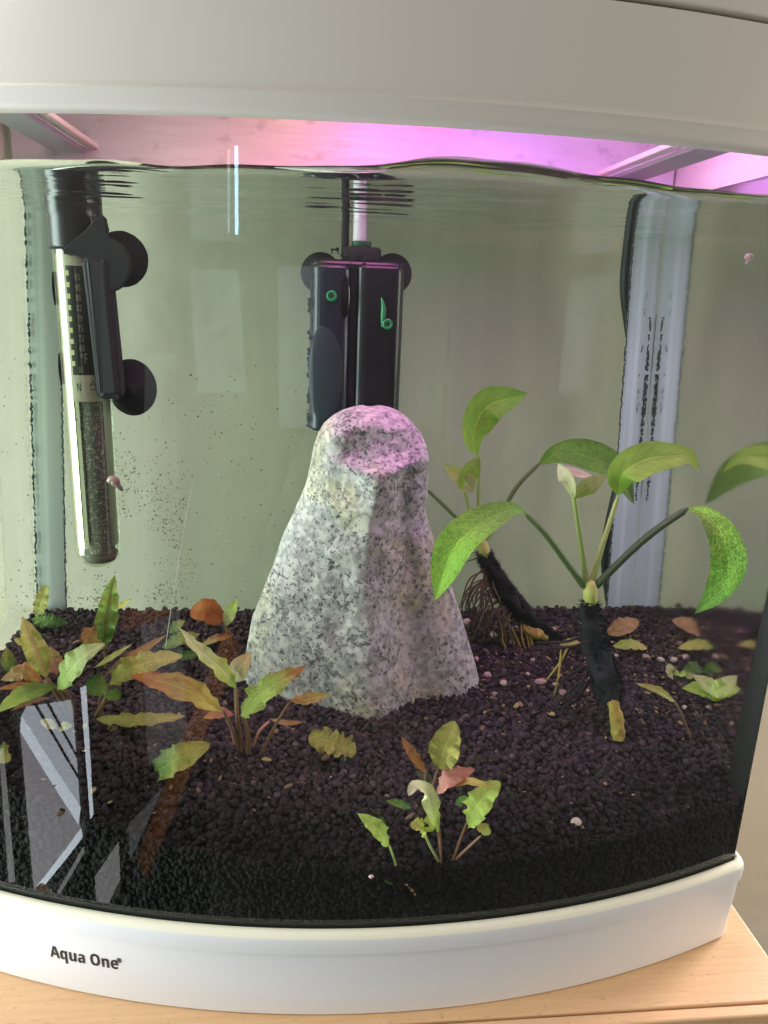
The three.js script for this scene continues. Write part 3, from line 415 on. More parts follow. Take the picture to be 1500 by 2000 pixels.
{ // left cluster
  const [t, z] = plant('aquarium_plant', 'bushy olive and yellow green wavy leaved plant at the far left below the heater', 'plant', 142, 1398);
  leaf(t, z, [[92, 1324, 0.004], [76, 1284, 0.006], [58, 1240, 0.004], [43, 1204, 0]], 36, { c0: 'olive', c1: 'yellow', tex: 1, ruffle: 0.09, rib: 'pink' });
  leaf(t, z, [[112, 1345, 0.01], [138, 1306, 0.018], [168, 1276, 0.02], [206, 1257, 0.018]], 48, { c0: 'bright', c1: 'pale', ruffle: 0.05, tex: 1, peak: 0.4 });
  leaf(t, z, [[82, 1330, 0.0], [50, 1312, 0.004], [2, 1328, 0.008]], 30, { c0: 'brown', c1: 'tan', tex: 3 });
  leaf(t, z, [[112, 1340, 0.01], [55, 1352, 0.02], [20, 1372, 0.03], [-8, 1392, 0.036]], 30, { c0: 'green', c1: 'bright', ruffle: 0.05 });
  leaf(t, z, [[100, 1348, 0.01], [40, 1340, 0.016], [-6, 1346, 0.02]], 14, { c0: 'brown', tex: 3 });
  leaf(t, z, [[98, 1362, 0.014], [60, 1370, 0.02], [20, 1388, 0.028]], 10, { c0: 'pink', c1: 'brown' });
  leaf(t, z, [[112, 1318, -0.004], [104, 1290, -0.004], [97, 1262, -0.006]], 28, { c0: 'pink', c1: 'tan', tex: 1, ruffle: 0.12 });
  leaf(t, z, [[90, 1345, 0.012], [50, 1352, 0.012], [28, 1372, 0.018]], 14, { c0: 'deep', c1: 'green' });
  for (const [x, y] of [[112, 1342], [90, 1322], [126, 1345]]) stalk(t, z, [[x, y, 0.008], [(x + 140) / 2 + 3, 1366, 0.006], [140 + (x - 110) * 0.12, 1402, 0.0]], [7, 9, 11]);
  stalk(t, z, [[84, 1328, 0.004], [118, 1352, 0.008], [138, 1380, 0.004]], 6);
}
{ const [t, z] = plant('aquarium_plant', 'small spotted dark green leaves at the left edge of the tank', 'plant', 20, 1318);
  leaf(t, z, [[24, 1310, 0], [16, 1290, 0.004], [13, 1264, 0.002]], 22, { c0: 'green', c1: 'olive', tex: 2 }); leaf(t, z, [[60, 1256, -0.01], [44, 1254, -0.01], [27, 1248, -0.01]], 15, { c0: 'yellow', tex: 1 }); }
{ const [t, z] = plant('aquarium_plant', 'upright yellow leaf over a dark green leaf at the back left', 'plant', 84, 1222);
  leaf(t, z, [[72, 1206, 0], [80, 1176, 0.003], [91, 1142, 0.0]], 22, { c0: 'olive', c1: 'yellow', blunt: 0.5, tex: 1 }); leaf(t, z, [[62, 1208, 0.004], [98, 1214, 0.012], [134, 1217, 0.01]], 26, { c0: 'green', c1: 'deep', tex: 1, ruffle: 0.1 }); stalk(t, z, [[72, 1206], [82, 1224]], 4, 'stalk'); }
{ const [t, z] = plant('aquarium_plant', 'upright narrow bright green ruffled leaf standing below the heater', 'plant', 208, 1305);
  leaf(t, z, [[206, 1262, 0.004], [207, 1220, 0.01], [214, 1172, 0.008], [224, 1123, 0.004]], 36, { c0: 'green', c1: 'lime', ruffle: 0.14, tex: 1, rib: 'stem', twist: 0.2 });
  leaf(t, z, [[210, 1262, -0.002], [188, 1248, 0.0], [163, 1226, -0.004]], 44, { c0: 'olive', c1: 'brown', tex: 1, ruffle: 0.14 }); leaf(t, z, [[226, 1190, -0.01], [244, 1178, -0.012], [256, 1172, -0.012]], 10, { c0: 'yellow' });
  stalk(t, z, [[206, 1262, 0.004], [206, 1284, 0.002], [208, 1310, 0]], [5, 7]); }
{ const [t, z] = plant('aquarium_plant', 'spreading olive leaved plant between the far left plant and the stone', 'plant', 188, 1402);
  leaf(t, z, [[214, 1334, 0.008], [250, 1306, 0.014], [300, 1290, 0.012], [357, 1280, 0.006]], 42, { c0: 'olive', c1: 'yellow', tex: 1, ruffle: 0.1, peak: 0.4, blunt: 0.6 });
  leaf(t, z, [[203, 1320, 0.004], [240, 1292, 0.006], [284, 1266, 0.004], [325, 1240, 0.0]], 18, { c0: 'stem', c1: 'brown', tex: 3 });
  leaf(t, z, [[184, 1304, -0.004], [220, 1282, -0.004], [258, 1258, -0.006]], 11, { c0: 'olive', tex: 1 });
  leaf(t, z, [[210, 1344, 0.012], [190, 1338, 0.016], [166, 1334, 0.014]], 40, { c0: 'green', c1: 'deep', blunt: 0.5 }); leaf(t, z, [[212, 1350, 0.01], [224, 1356, 0.014], [237, 1354, 0.012]], 24, { c0: 'green', blunt: 0.5 });
  leaf(t, z, [[188, 1404, 0.004], [250, 1406, 0.012], [310, 1404, 0.012], [362, 1398, 0.008]], 24, { c0: 'olive', c1: 'yellow', tex: 1, ruffle: 0.1, blunt: 0.6 });
  stalk(t, z, [[214, 1334, 0.008], [206, 1362, 0.006], [187, 1400, 0]], [6, 8]); stalk(t, z, [[212, 1350, 0.01], [204, 1372, 0.006], [192, 1402, 0]], 6); stalk(t, z, [[203, 1320, 0.004], [198, 1350, 0.002], [190, 1400, 0]], 5); }
{ const [t, z] = plant('aquarium_plant', 'pair of spotted dark green leaves lying left of the stone', 'plant', 330, 1290);
  leaf(t, z, [[316, 1264, 0.0], [352, 1248, 0.006], [392, 1238, 0.004]], 26, { c0: 'green', c1: 'olive', tex: 2 }); leaf(t, z, [[330, 1274, 0.004], [366, 1280, 0.01], [398, 1272, 0.008]], 19, { c0: 'deep', c1: 'green', tex: 2 }); leaf(t, z, [[330, 1236, -0.01], [346, 1222, -0.01], [362, 1212, -0.01]], 20, { c0: 'green', c1: 'olive', tex: 2 }); }
{ const [t, z] = plant('aquarium_plant', 'plant with a round orange brown leaf and a small pale upright leaf beside the stone', 'plant', 452, 1262);
  leaf(t, z, [[434, 1212, 0.002], [402, 1192, 0.006], [371, 1196, 0.002]], 46, { c0: 'orange', c1: 'orange', blunt: 0.5, ruffle: 0.02 });
  leaf(t, z, [[440, 1222, 0.004], [448, 1200, 0.006], [463, 1170, 0.0]], 22, { c0: 'pale', c1: 'bright', ruffle: 0.05 });
  leaf(t, z, [[454, 1242, 0.002], [424, 1246, 0.006], [390, 1262, 0.004]], 15, { c0: 'brown', c1: 'tan', tex: 3 });
  stalk(t, z, [[434, 1212], [442, 1230], [452, 1264]], 4); stalk(t, z, [[440, 1222, 0.004], [450, 1236, 0.002], [454, 1266]], 4); }
{ // the bright plant in front of the stone's left foot
  const [t, z] = plant('aquarium_plant', 'bright green and brown plant before the left foot of the granite stone', 'plant', 478, 1472);
  leaf(t, z, [[462, 1344, 0.004], [428, 1302, 0.008], [388, 1268, 0.006], [348, 1224, 0.0]], 30, { c0: 'bright', c1: 'pale', ruffle: 0.10, tex: 0, peak: 0.35, rib: 'cream', twist: 0.5 });
  leaf(t, z, [[459, 1332, 0.0], [468, 1304, 0.004], [490, 1274, 0.0]], 36, { c0: 'cream', c1: 'tan', ruffle: 0.01, fold: 0.1 });
  leaf(t, z, [[470, 1396, 0.01], [500, 1362, 0.02], [545, 1330, 0.018], [598, 1300, 0.006]], 48, { c0: 'lime', c1: 'orange', ruffle: 0.10, tex: 1, g0: 0.55, g1: 1.0, peak: 0.32 });
  leaf(t, z, [[436, 1390, 0.012], [396, 1362, 0.022], [336, 1336, 0.022], [254, 1318, 0.012]], 44, { c0: 'olive', c1: 'orange', tex: 3, ruffle: 0.08, peak: 0.45 });
  leaf(t, z, [[566, 1368, 0.004], [604, 1364, 0.012], [646, 1356, 0.008]], 22, { c0: 'brown', c1: 'olive', tex: 3 });
  leaf(t, z, [[457, 1396, -0.006], [430, 1392, -0.004], [396, 1402, -0.006]], 20, { c0: 'pink', c1: 'brown' });
  leaf(t, z, [[526, 1404, 0.0], [560, 1412, 0.004], [594, 1410, 0.002]], 10, { c0: 'tan', c1: 'brown' });
  stalk(t, z, [[462, 1344, 0.004], [464, 1404, 0.006], [474, 1470, 0]], [6, 8, 10]); stalk(t, z, [[459, 1332], [462, 1400, 0.004], [478, 1470]], 5); stalk(t, z, [[472, 1392, 0.01], [484, 1430, 0.006], [484, 1474]], [8, 8, 11]);
  stalk(t, z, [[436, 1388, 0.012], [452, 1420, 0.008], [468, 1466]], [6, 8]); stalk(t, z, [[568, 1368, 0.004], [540, 1412, 0.006], [510, 1474]], [5, 7]); stalk(t, z, [[442, 1402, -0.002], [452, 1424, 0.004], [458, 1454]], 5, 'pink'); stalk(t, z, [[527, 1408, 0.004], [508, 1426, 0.006], [494, 1458]], 5, 'pink'); }
{ const [t, z] = plant('loose_leaf', 'loose half green half olive leaf lying on the gravel at the left', 'leaf', 345, 1500); leaf(t, z, [[288, 1516, 0.0], [345, 1482, 0.012], [410, 1452, 0.004]], 50, { c0: 'green', c1: 'olive', tex: 1, blunt: 0.6, face: [0, 0.8, 0.6] }); }
{ const [t, z] = plant('loose_leaf', 'fallen olive leaf with a jagged torn end lying before the stone', 'leaf', 655, 1475); leaf(t, z, [[604, 1436, 0.0], [650, 1450, 0.010], [696, 1468, 0.008]], 50, { c0: 'olive', c1: 'olive', tex: 1, teeth: 0.9, blunt: 0.45, peak: 0.65, ruffle: 0.1, face: [0, 0.7, 0.7] }); }
{ const [t, z] = plant('seedling', 'tiny pale green two leaved seedling at the lower left', 'plant', 110, 1424); leaf(t, z, [[110, 1420, 0], [96, 1414, 0.002], [80, 1406, 0]], 16, { c0: 'pale', blunt: 0.5 }); leaf(t, z, [[116, 1424, 0], [126, 1418, 0.002], [140, 1418, 0]], 15, { c0: 'pale', c1: 'bright', blunt: 0.5 }); stalk(t, z, [[108, 1418], [113, 1428]], 3, 'stalk'); }
{ const [t, z] = plant('loose_leaf', 'green leaf end lying at the left edge of the glass', 'leaf', 6, 1490); leaf(t, z, [[-14, 1478, 0], [4, 1470, 0.006], [22, 1482, 0]], 34, { c0: 'green', c1: 'olive', tex: 1 }); }
{ // front middle
  const [t, z] = plant('aquarium_plant', 'small curled green and pink plant growing at the front middle of the gravel', 'plant', 866, 1686);
  leaf(t, z, [[856, 1500, 0.0], [868, 1460, 0.004], [888, 1408, -0.002]], 54, { c0: 'olive', c1: 'olive', tex: 1, blunt: 0.6, ruffle: 0.07 });
  leaf(t, z, [[832, 1508, 0], [806, 1474, 0.004], [783, 1438, 0]], 20, { c0: 'orange', c1: 'brown', tex: 3, ruffle: 0.1 });
  leaf(t, z, [[853, 1548, 0.004], [876, 1520, 0.012], [927, 1502, 0.006]], 30, { c0: 'pink', c1: 'pink', ruffle: 0.06, blunt: 0.6 });
  leaf(t, z, [[858, 1622, 0.012], [846, 1580, 0.022], [830, 1544, 0.024], [808, 1537, 0.032], [798, 1554, 0.036]], 32, { c0: 'bright', c1: 'cream', blunt: 0.5, ruffle: 0.05, peak: 0.5 });
  leaf(t, z, [[828, 1628, 0.01], [820, 1612, 0.016], [801, 1612, 0.018]], 26, { c0: 'bright', c1: 'olive', blunt: 0.5, ruffle: 0.12 });
  leaf(t, z, [[836, 1624, 0.01], [838, 1606, 0.016], [842, 1590, 0.014]], 24, { c0: 'bright', c1: 'olive', blunt: 0.5 });
  leaf(t, z, [[912, 1608, 0.012], [930, 1574, 0.020], [952, 1548, 0.018], [976, 1526, 0.014]], 44, { c0: 'lime', c1: 'bright', ruffle: 0.10, blunt: 0.5, peak: 0.45 });
  leaf(t, z, [[870, 1540, 0.006], [908, 1526, 0.014], [946, 1532, 0.022], [978, 1540, 0.022]], 14, { c0: 'brown', c1: 'olive', tex: 3 });
  leaf(t, z, [[938, 1608, 0.014], [946, 1620, 0.02], [958, 1628, 0.022]], 20, { c0: 'olive', c1: 'bright', blunt: 0.5 });
  leaf(t, z, [[804, 1578, -0.004], [780, 1570, 0.0], [753, 1564, 0]], 15, { c0: 'deep', c1: 'green' });
  leaf(t, z, [[888, 1572, -0.006], [908, 1560, -0.004], [918, 1556, -0.004]], 14, { c0: 'deep', c1: 'green' });
  stalk(t, z, [[856, 1498], [848, 1524, 0.002], [838, 1556, 0]], 4); stalk(t, z, [[853, 1546, 0.004], [852, 1590, 0.004], [860, 1660]], 5); stalk(t, z, [[858, 1618, 0.012], [860, 1650, 0.008], [862, 1688]], 5); stalk(t, z, [[828, 1626, 0.01], [840, 1652, 0.008], [858, 1684]], 5, 'stalk');
  stalk(t, z, [[912, 1606, 0.012], [900, 1636, 0.008], [884, 1682]], 5); stalk(t, z, [[940, 1632, 0.016], [918, 1652, 0.012], [888, 1680]], 5); stalk(t, z, [[832, 1508], [830, 1524, 0], [836, 1550]], 3); }
{ const [t, z] = plant('aquarium_plant', 'single green lance shaped leaf on a thin stalk left of the front middle plant', 'plant', 772, 1692);
  leaf(t, z, [[760, 1652, 0.006], [738, 1618, 0.012], [698, 1588, 0.006]], 30, { c0: 'lime', c1: 'bright', ruffle: 0.07 }); stalk(t, z, [[760, 1650, 0.006], [768, 1672, 0.004], [775, 1696]], 4, 'stalk'); }
{ const z = 0.0355, t = thing('plant_runner', 'thin brown runner with a dark leaf pressed against the front glass', 'plant runner', atZ(800, 1750, z)); leaf(t, z, [[744, 1712], [760, 1716, 0.001], [772, 1726]], 16, { c0: 'deep' }); stalk(t, z, [[770, 1728], [792, 1726, 0.001], [808, 1742, 0.001], [820, 1762], [826, 1784]], [3, 5, 5, 4], 'brown'); }
// right side small plants
{ const [t, z] = plant('aquarium_plant', 'small green plant with pointed leaves at the right end of the tank', 'plant', 1400, 1402);
  leaf(t, z, [[1406, 1366, 0.004], [1376, 1346, 0.010], [1332, 1344, 0.006]], 32, { c0: 'fresh', c1: 'bright', ruffle: 0.04 }); leaf(t, z, [[1407, 1362, 0.006], [1386, 1340, 0.014], [1352, 1318, 0.008]], 30, { c0: 'bright', c1: 'pale', ruffle: 0.04 });
  leaf(t, z, [[1372, 1312, -0.01], [1355, 1304, -0.01], [1335, 1310, -0.01]], 22, { c0: 'deep', c1: 'green', tex: 1 });
  stalk(t, z, [[1406, 1364, 0.004], [1408, 1380, 0.002], [1404, 1402]], 5, 'stem'); stalk(t, z, [[1384, 1358, 0.008], [1392, 1376, 0.004], [1402, 1400]], 4, 'brown'); }
{ const [t, z] = plant('loose_leaf', 'tan rounded leaf behind the right plant rhizome at the foot of the corner strip', 'leaf', 1220, 1246); leaf(t, z, [[1186, 1236, 0.0], [1214, 1224, 0.006], [1248, 1212, 0.002]], 32, { c0: 'tan', c1: 'tan', blunt: 0.6, tex: 3, ruffle: 0.03 }); }
{ const [t, z] = plant('loose_leaf', 'yellow green flat leaf right of the right plant rhizome', 'leaf', 1232, 1272); leaf(t, z, [[1198, 1262, 0.002], [1232, 1258, 0.006], [1264, 1266, 0.002]], 20, { c0: 'bright', c1: 'yellow', blunt: 0.6 }); }
{ const [t, z] = plant('loose_leaf', 'small yellowish leaf between the two rooted plants', 'leaf', 1114, 1266); leaf(t, z, [[1092, 1260, 0.002], [1114, 1254, 0.004], [1138, 1258, 0.002]], 14, { c0: 'bright', c1: 'yellow' }); }
{ const [t, z] = plant('withered_leaf', 'withered curved brown leaf on a long stalk right of the yellow rhizome', 'leaf', 1350, 1446); leaf(t, z, [[1320, 1372, 0.006], [1284, 1348, 0.010], [1240, 1334, 0.006]], 15, { c0: 'olive', c1: 'olive', tex: 3 }); stalk(t, z, [[1318, 1370, 0.006], [1334, 1402, 0.006], [1350, 1444]], [4, 4, 3], 'stem'); }
{ const [t, z] = plant('seedling', 'small pale green cupped seedling leaf behind the withered leaf', 'plant', 1316, 1326); leaf(t, z, [[1314, 1322, 0], [1310, 1310, 0.003], [1306, 1296, 0]], 18, { c0: 'pale', c1: 'pale', blunt: 0.5 }); leaf(t, z, [[1314, 1316, 0.001], [1322, 1314, 0.003], [1330, 1320, 0]], 11, { c0: 'bright' }); }

// anubias-like plants on thick rhizomes
const rootMat = std(0.11, 0.085, 0.045, 0.9), rootYel = std(0.36, 0.28, 0.05, 0.8), hairMat = std(0.012, 0.016, 0.016, 0.95), knuckle = std(0.50, 0.52, 0.13, 0.5), darkRoot = std(0.02, 0.02, 0.018, 0.95);
function rhizome(t, z0, pts, w, mat, hairy) {
  const P = pts.map(([x, y, d = 0]) => atZ(x, y, z0 + d)), k = P[0].distanceTo(CAM.p) / CAM.f / 2, g = tube(P, w.map((q) => q * k), 70, 20, 0.8, 0.13); part('rhizome', g, mat, t);
  if (!hairy) return; const c = new THREE.CatmullRomCurve3(P), hs = [];
  for (let i = 0; i < 2600; i++) { const q = rnd(), p = c.getPointAt(q), d = V(rr(-1, 1), rr(-0.6, 0.6), rr(-0.6, 1)).normalize(), j = q * (w.length - 1), r = lerp(w[Math.floor(j)], w[Math.min(w.length - 1, Math.floor(j) + 1)], j % 1) * k; const L = rr(0.0012, 0.0058), h = new THREE.ConeGeometry(0.00055, L, 4, 1, true); h.translate(0, L / 2, 0); h.applyQuaternion(new THREE.Quaternion().setFromUnitVectors(V(0, 1, 0), d)); h.translate(p.x + d.x * r * 0.85, p.y + d.y * r * 0.85, p.z + d.z * r * 0.85); hs.push(h); }
  part('root_hair', hs, hairMat, t).userData.kind = 'stuff';
}
const root = (t, z0, pts, w, mat = rootMat) => { const P = pts.map(([x, y, d = 0]) => atZ(x, y, z0 + d)), k = P[0].distanceTo(CAM.p) / CAM.f / 2; return part('root', tube(P, [w * k, w * k * 0.9, w * k * 0.55], 16, 6, 0.3), mat, t); };
{
  const [t, zTip] = plant('rooted_plant', 'broad leaved plant on a dark rhizome right in front of the corner strip', 'plant', 1205, 1440), z = zTip - 0.036;
  rhizome(t, z, [[1152, 1178, 0], [1156, 1220, 0.004], [1168, 1270, 0.010], [1184, 1330, 0.022], [1194, 1368, 0.028]], [30, 38, 48, 54, 40], hairMat, true);
  rhizome(t, z, [[1190, 1336, 0.026], [1198, 1380, 0.034], [1205, 1412, 0.038], [1210, 1444, 0.040]], [12, 22, 24, 20], rootYel, false);
  part('crown', tube([atZ(1152, 1196, z - 0.002), atZ(1153, 1172, z), atZ(1153, 1150, z + 0.001), atZ(1150, 1132, z)], [0.0044, 0.0052, 0.0052, 0.0034], 16, 14, 0.25), knuckle, t, 'yellow green growing point');
  stalk(t, z, [[1148, 1152], [1134, 1060, 0.002], [1119, 960, 0.004]], [13, 10, 9], 'stalk'); stalk(t, z, [[1152, 1150], [1178, 1060, -0.004], [1208, 968, -0.012]], [13, 10, 9], 'stalk');
  stalk(t, z, [[1158, 1152], [1196, 1112, 0.004], [1270, 1044, 0.010], [1345, 992, 0.015]], [15, 14, 14, 12], 'mossd'); stalk(t, z, [[1144, 1150], [1110, 1104, 0.006], [1062, 1040, 0.012], [1024, 1002, 0.014]], [14, 12, 11, 9], 'moss');
  leaf(t, z, [[1030, 1008, 0.014], [1006, 994, 0.022], [950, 1014, 0.034], [890, 1064, 0.042], [850, 1172, 0.042]], 68, { c0: 'leafy', c1: 'fresh', tex: 1, ruffle: 0.0, fold: 0.25, peak: 0.6, g0: 0.0, g1: 1.0, label: 'leaf bending down to the left over the stone' });
  leaf(t, z, [[1336, 996, 0.014], [1372, 1000, 0.024], [1412, 1048, 0.042], [1422, 1110, 0.050], [1398, 1160, 0.050], [1358, 1198, 0.048]], 54, { c0: 'fresh', c1: 'leafy', tex: 2, ruffle: 0.02, fold: 0.3, peak: 0.55, label: 'leaf bending down to the right' });
  leaf(t, z, [[1118, 972, 0.004], [1108, 940, 0.012], [1090, 906, 0.006]], 34, { c0: 'pale', c1: 'cream', ruffle: 0, face: [-0.8, 0.2, 0.5], blunt: 0.7 });
  leaf(t, z, [[1120, 974, 0.006], [1150, 950, 0.012], [1186, 928, 0.010]], 44, { c0: 'bright', c1: 'pale', ruffle: 0, fold: 0.1, face: [0.4, -0.1, 0.9], peak: 0.35 });
  leaf(t, z, [[1092, 912, 0.004], [1124, 924, 0.004], [1160, 930, 0.004]], 28, { c0: 'cream', ruffle: 0, face: [0, 0.9, 0.4] });
  leaf(t, z, [[1208, 968, -0.012], [1216, 926, -0.006], [1258, 898, -0.010], [1312, 890, -0.018], [1345, 892, -0.022], [1366, 920, -0.024]], 58, { c0: 'fresh', c1: 'bright', ruffle: 0, fold: 0.28, peak: 0.3, face: [-0.2, 0.35, 0.9], label: 'olive green leaf pointing right' });
  for (const r of [[[1146, 1238], [1110, 1252, 0.004], [1050, 1256, 0.004]], [[1140, 1232], [1124, 1210], [1110, 1190]], [[1150, 1250], [1120, 1262, 0.006], [1040, 1268, 0.004]], [[1144, 1300], [1100, 1330, 0.008], [1078, 1372, 0.006]], [[1150, 1310], [1126, 1350, 0.01], [1100, 1390, 0.006]], [[1152, 1330], [1120, 1372, 0.008], [1060, 1392, 0.004]], [[1196, 1280], [1216, 1300, 0.004], [1236, 1306]], [[1148, 1320], [1110, 1352, 0.01], [1070, 1394, 0.006]]]) root(t, z + 0.018, r, 6, darkRoot);
  for (const r of [[[1200, 1420, 0.006], [1188, 1430, 0.006], [1182, 1448]], [[1096, 1268, 0.004], [1092, 1310, 0.008], [1082, 1362, 0.004]], [[1110, 1262, 0.004], [1096, 1290, 0.006], [1066, 1330, 0.004]]]) root(t, z + 0.018, r, 4, rootYel);
}
{
  const [t, z] = plant('rooted_plant', 'broad leaved plant on a slanting dark rhizome just behind the right shoulder of the stone', 'plant', 1085, 1248);
  rhizome(t, z, [[944, 1078, 0.006], [960, 1112, 0.008], [990, 1160, 0.006], [1030, 1208, 0.003], [1086, 1250, 0]], [28, 36, 40, 34, 18], hairMat, true);
  part('crown', tube([atZ(950, 1092, z + 0.006), atZ(944, 1070, z + 0.008), atZ(938, 1050, z + 0.008)], [0.0042, 0.0052, 0.0042], 12, 12, 0.25), knuckle, t, 'yellow green growing point');
  stalk(t, z, [[936, 1056, 0.008], [935, 980, 0.006], [934, 886, 0.006]], [10, 8, 7], 'stalk'); stalk(t, z, [[934, 1054, 0.008], [920, 1010, 0.008], [905, 950, 0.008]], [9, 7, 6], 'stalk');
  stalk(t, z, [[946, 1058, 0.008], [976, 1010, 0.008], [1010, 950, 0.008], [1056, 902, 0.006]], [10, 9, 9, 8], 'moss'); stalk(t, z, [[938, 1056, 0.008], [890, 1010, 0.004], [834, 956, 0]], [9, 7, 7], 'moss'); stalk(t, z, [[948, 1056, 0.01], [966, 1030, 0.012], [974, 1012, 0.012]], 8, 'stalk');
  leaf(t, z, [[932, 890, 0.006], [926, 850, 0.012], [950, 796, 0.012], [1030, 768, 0.004]], 66, { c0: 'fresh', c1: 'leafy', ruffle: 0, fold: 0.22, peak: 0.45, face: [0.35, 0.35, 0.85], label: 'tall upright leaf' });
  leaf(t, z, [[922, 962, 0.008], [914, 934, 0.012], [936, 892, 0.012]], 44, { c0: 'fresh', c1: 'lime', ruffle: 0, face: [0.4, 0, 0.9], peak: 0.5 }); leaf(t, z, [[924, 958, 0.010], [898, 930, 0.014], [866, 908, 0.010]], 34, { c0: 'pale', c1: 'bright', ruffle: 0, face: [-0.1, 0.3, 0.9], peak: 0.3 });
  leaf(t, z, [[1050, 908, 0.006], [1090, 886, 0.012], [1150, 890, 0.014], [1206, 920, 0.010], [1238, 984, 0.004]], 58, { c0: 'leafy', c1: 'green', tex: 1, ruffle: 0.01, fold: 0.22, face: [0, 0.55, 0.8], label: 'dark green arching leaf' });
  seed = 777; for (let i = 0; i < 44; i++) { const y = rr(1085, 1190), x = 948 + (y - 1085) * 0.55, e = rr(-70, 10), f = rr(40, 110); root(t, z, [[x, y, 0.006], [x + e * 0.5 - 12, y + f * 0.3 + rr(-14, 10), 0.014], [x + e, y + f * 0.7, rr(0.004, 0.016)], [x + e + rr(-14, 14), y + f, rr(0, 0.012)]], rr(2.6, 5)); }
  for (let i = 0; i < 7; i++) { const x = rr(950, 1030), y = rr(1180, 1240); root(t, z, [[x, y, 0.004], [x + rr(-20, 20), y + 50, 0.012], [x + rr(-30, 30), y + rr(80, 130), 0.012]], rr(2.6, 4), rootYel); }
  rhizome(t, z, [[1020, 1222, 0.008], [1044, 1236, 0.010], [1066, 1246, 0.006]], [12, 20, 12], rootYel, false);
}

{ // scraps of root and leaf on the gravel
  const g = new THREE.IcosahedronGeometry(1, 1), N = 520, im = new THREE.InstancedMesh(g, std(1, 1, 1, 0.9), N), m = new THREE.Matrix4(), q = new THREE.Quaternion(), e = new THREE.Euler(), c = new THREE.Color();
  for (let i = 0; i < N; i++) { const near = i < 330, px = near ? rr(940, 1320) : rr(20, 1440), py = near ? lerp(1215, 1400, Math.pow(rnd(), 1.3)) : rr(1220, 1600), p = onSoil(px, py), L = rr(0.0006, 0.0024) * (rnd() < 0.15 ? 1.8 : 1); e.set(rr(-0.5, 0.5), rr(0, 6.3), rr(-0.5, 0.5)); q.setFromEuler(e); m.compose(V(p.x, p.y + 0.0012, p.z), q, V(L, L * rr(0.2, 0.45), L * rr(0.25, 0.8))); im.setMatrixAt(i, m); const k = rr(0.5, 1.3), h = rnd(); c.setRGB((h < 0.3 ? 0.30 : 0.16) * k, (h < 0.3 ? 0.24 : 0.105) * k, (h < 0.3 ? 0.09 : 0.06) * k); im.setColorAt(i, c); }
  im.name = 'plant_debris'; im.userData = { kind: 'stuff', label: 'brown and yellowish scraps of root and leaf scattered on the gravel' }; scene.add(im);
}
// ---------------------------------------------------------------- snails
function snail(label, pos, size, rgb, rot, foot) {
  const t = thing('snail', label, 'snail', pos); const turns = 2.6;
  const g = grid(14, 70, (u, v) => { const th = v * turns * 2 * Math.PI, r = Math.exp((v - 1) * 2.3), a = u * 2 * Math.PI, R0 = r * 0.55, rr0 = r * 0.5; return V((R0 + rr0 * Math.cos(a)) * Math.cos(th), (R0 + rr0 * Math.cos(a)) * Math.sin(th), rr0 * Math.sin(a) + (1 - r) * 0.75); });
  g.scale(size, size, size); g.rotateX(rot[0]); g.rotateY(rot[1]); g.rotateZ(rot[2]); g.translate(pos.x, pos.y, pos.z); part('shell', g, std(...rgb, 0.35), t);
  if (foot) { const f = new THREE.SphereGeometry(1, 20, 12); f.scale(size * 1.1, size * 0.3, size * 0.5); f.rotateZ(foot[0]); f.translate(pos.x + foot[1] * size, pos.y + foot[2] * size, pos.z); part('foot', f, std(...foot[3], 0.5), t); }
}
snail('small pinkish brown snail on the lower right side of the heater tube', atZ(225, 940, -0.180), 0.0062, [0.33, 0.21, 0.18], [0.3, 0.2, -0.7], [-0.9, 0.2, -0.4, [0.20, 0.14, 0.12]]);
snail('tiny pink snail high on the right side pane', atZ(1464, 500, -0.09), 0.0034, [0.38, 0.22, 0.22], [0.3, -0.6, 0.6], [0.9, 0.1, -0.6, [0.24, 0.15, 0.15]]);
snail('pale shelled snail half buried in the front gravel right of the middle', onSoil(1126, 1608), 0.0046, [0.50, 0.44, 0.32], [-0.9, 0.3, 0.2], [-0.7, 0.7, -0.5, [0.26, 0.2, 0.08]]);
snail('reddish brown snail under the small plant at the right end', onSoil(1390, 1414), 0.0070, [0.36, 0.14, 0.09], [-1.0, 0.2, 0.1], [0.1, 0, -0.5, [0.12, 0.08, 0.05]]);

// ---------------------------------------------------------------- cable behind the tank, algae dots on the back glass, thread
solo('black_cable', tube([atZ(1236, 300, -0.27), atZ(1232, 440, -0.27), atZ(1222, 560, -0.27), atZ(1236, 690, -0.272), atZ(1232, 860, -0.275), atZ(1206, 960, -0.272), atZ(1184, 1080, -0.27), atZ(1194, 1190, -0.27), atZ(1200, 1300, -0.27)], 0.0052, 80, 12), std(0.02, 0.022, 0.028, 0.5), 'black cable hanging behind the back glass beside the right corner strip', 'cable');
{
  const g = new THREE.CircleGeometry(1, 7), N = 1700, im = new THREE.InstancedMesh(g, std(1, 1, 1, 0.9), N), m = new THREE.Matrix4(), c = new THREE.Color(); let n = 0;
  while (n < N) { const px = rr(-10, 640), py = rr(700, 1230), k = Math.exp(-(((px - 260) / 150) ** 2)) * smooth(700, 1100, py) * smooth(0.35, 0.6, fbm(px * 0.012, py * 0.012, 3, 3)); if (rnd() > k + 0.02) continue; const p = atZ(px, py, BACK + 0.0012), r = 0.0006 * Math.pow(rnd(), 2) + 0.00025; m.makeScale(r * rr(0.7, 1.3), r * rr(0.7, 1.4), r); m.setPosition(p); im.setMatrixAt(n, m); const q = rr(0.6, 1.4); c.setRGB(0.15 * q, 0.15 * q, 0.065 * q); im.setColorAt(n, c); n++; }
  im.name = 'algae_specks'; im.userData = { kind: 'stuff', label: 'small dark algae specks scattered on the lower left back glass' }; scene.add(im);
}
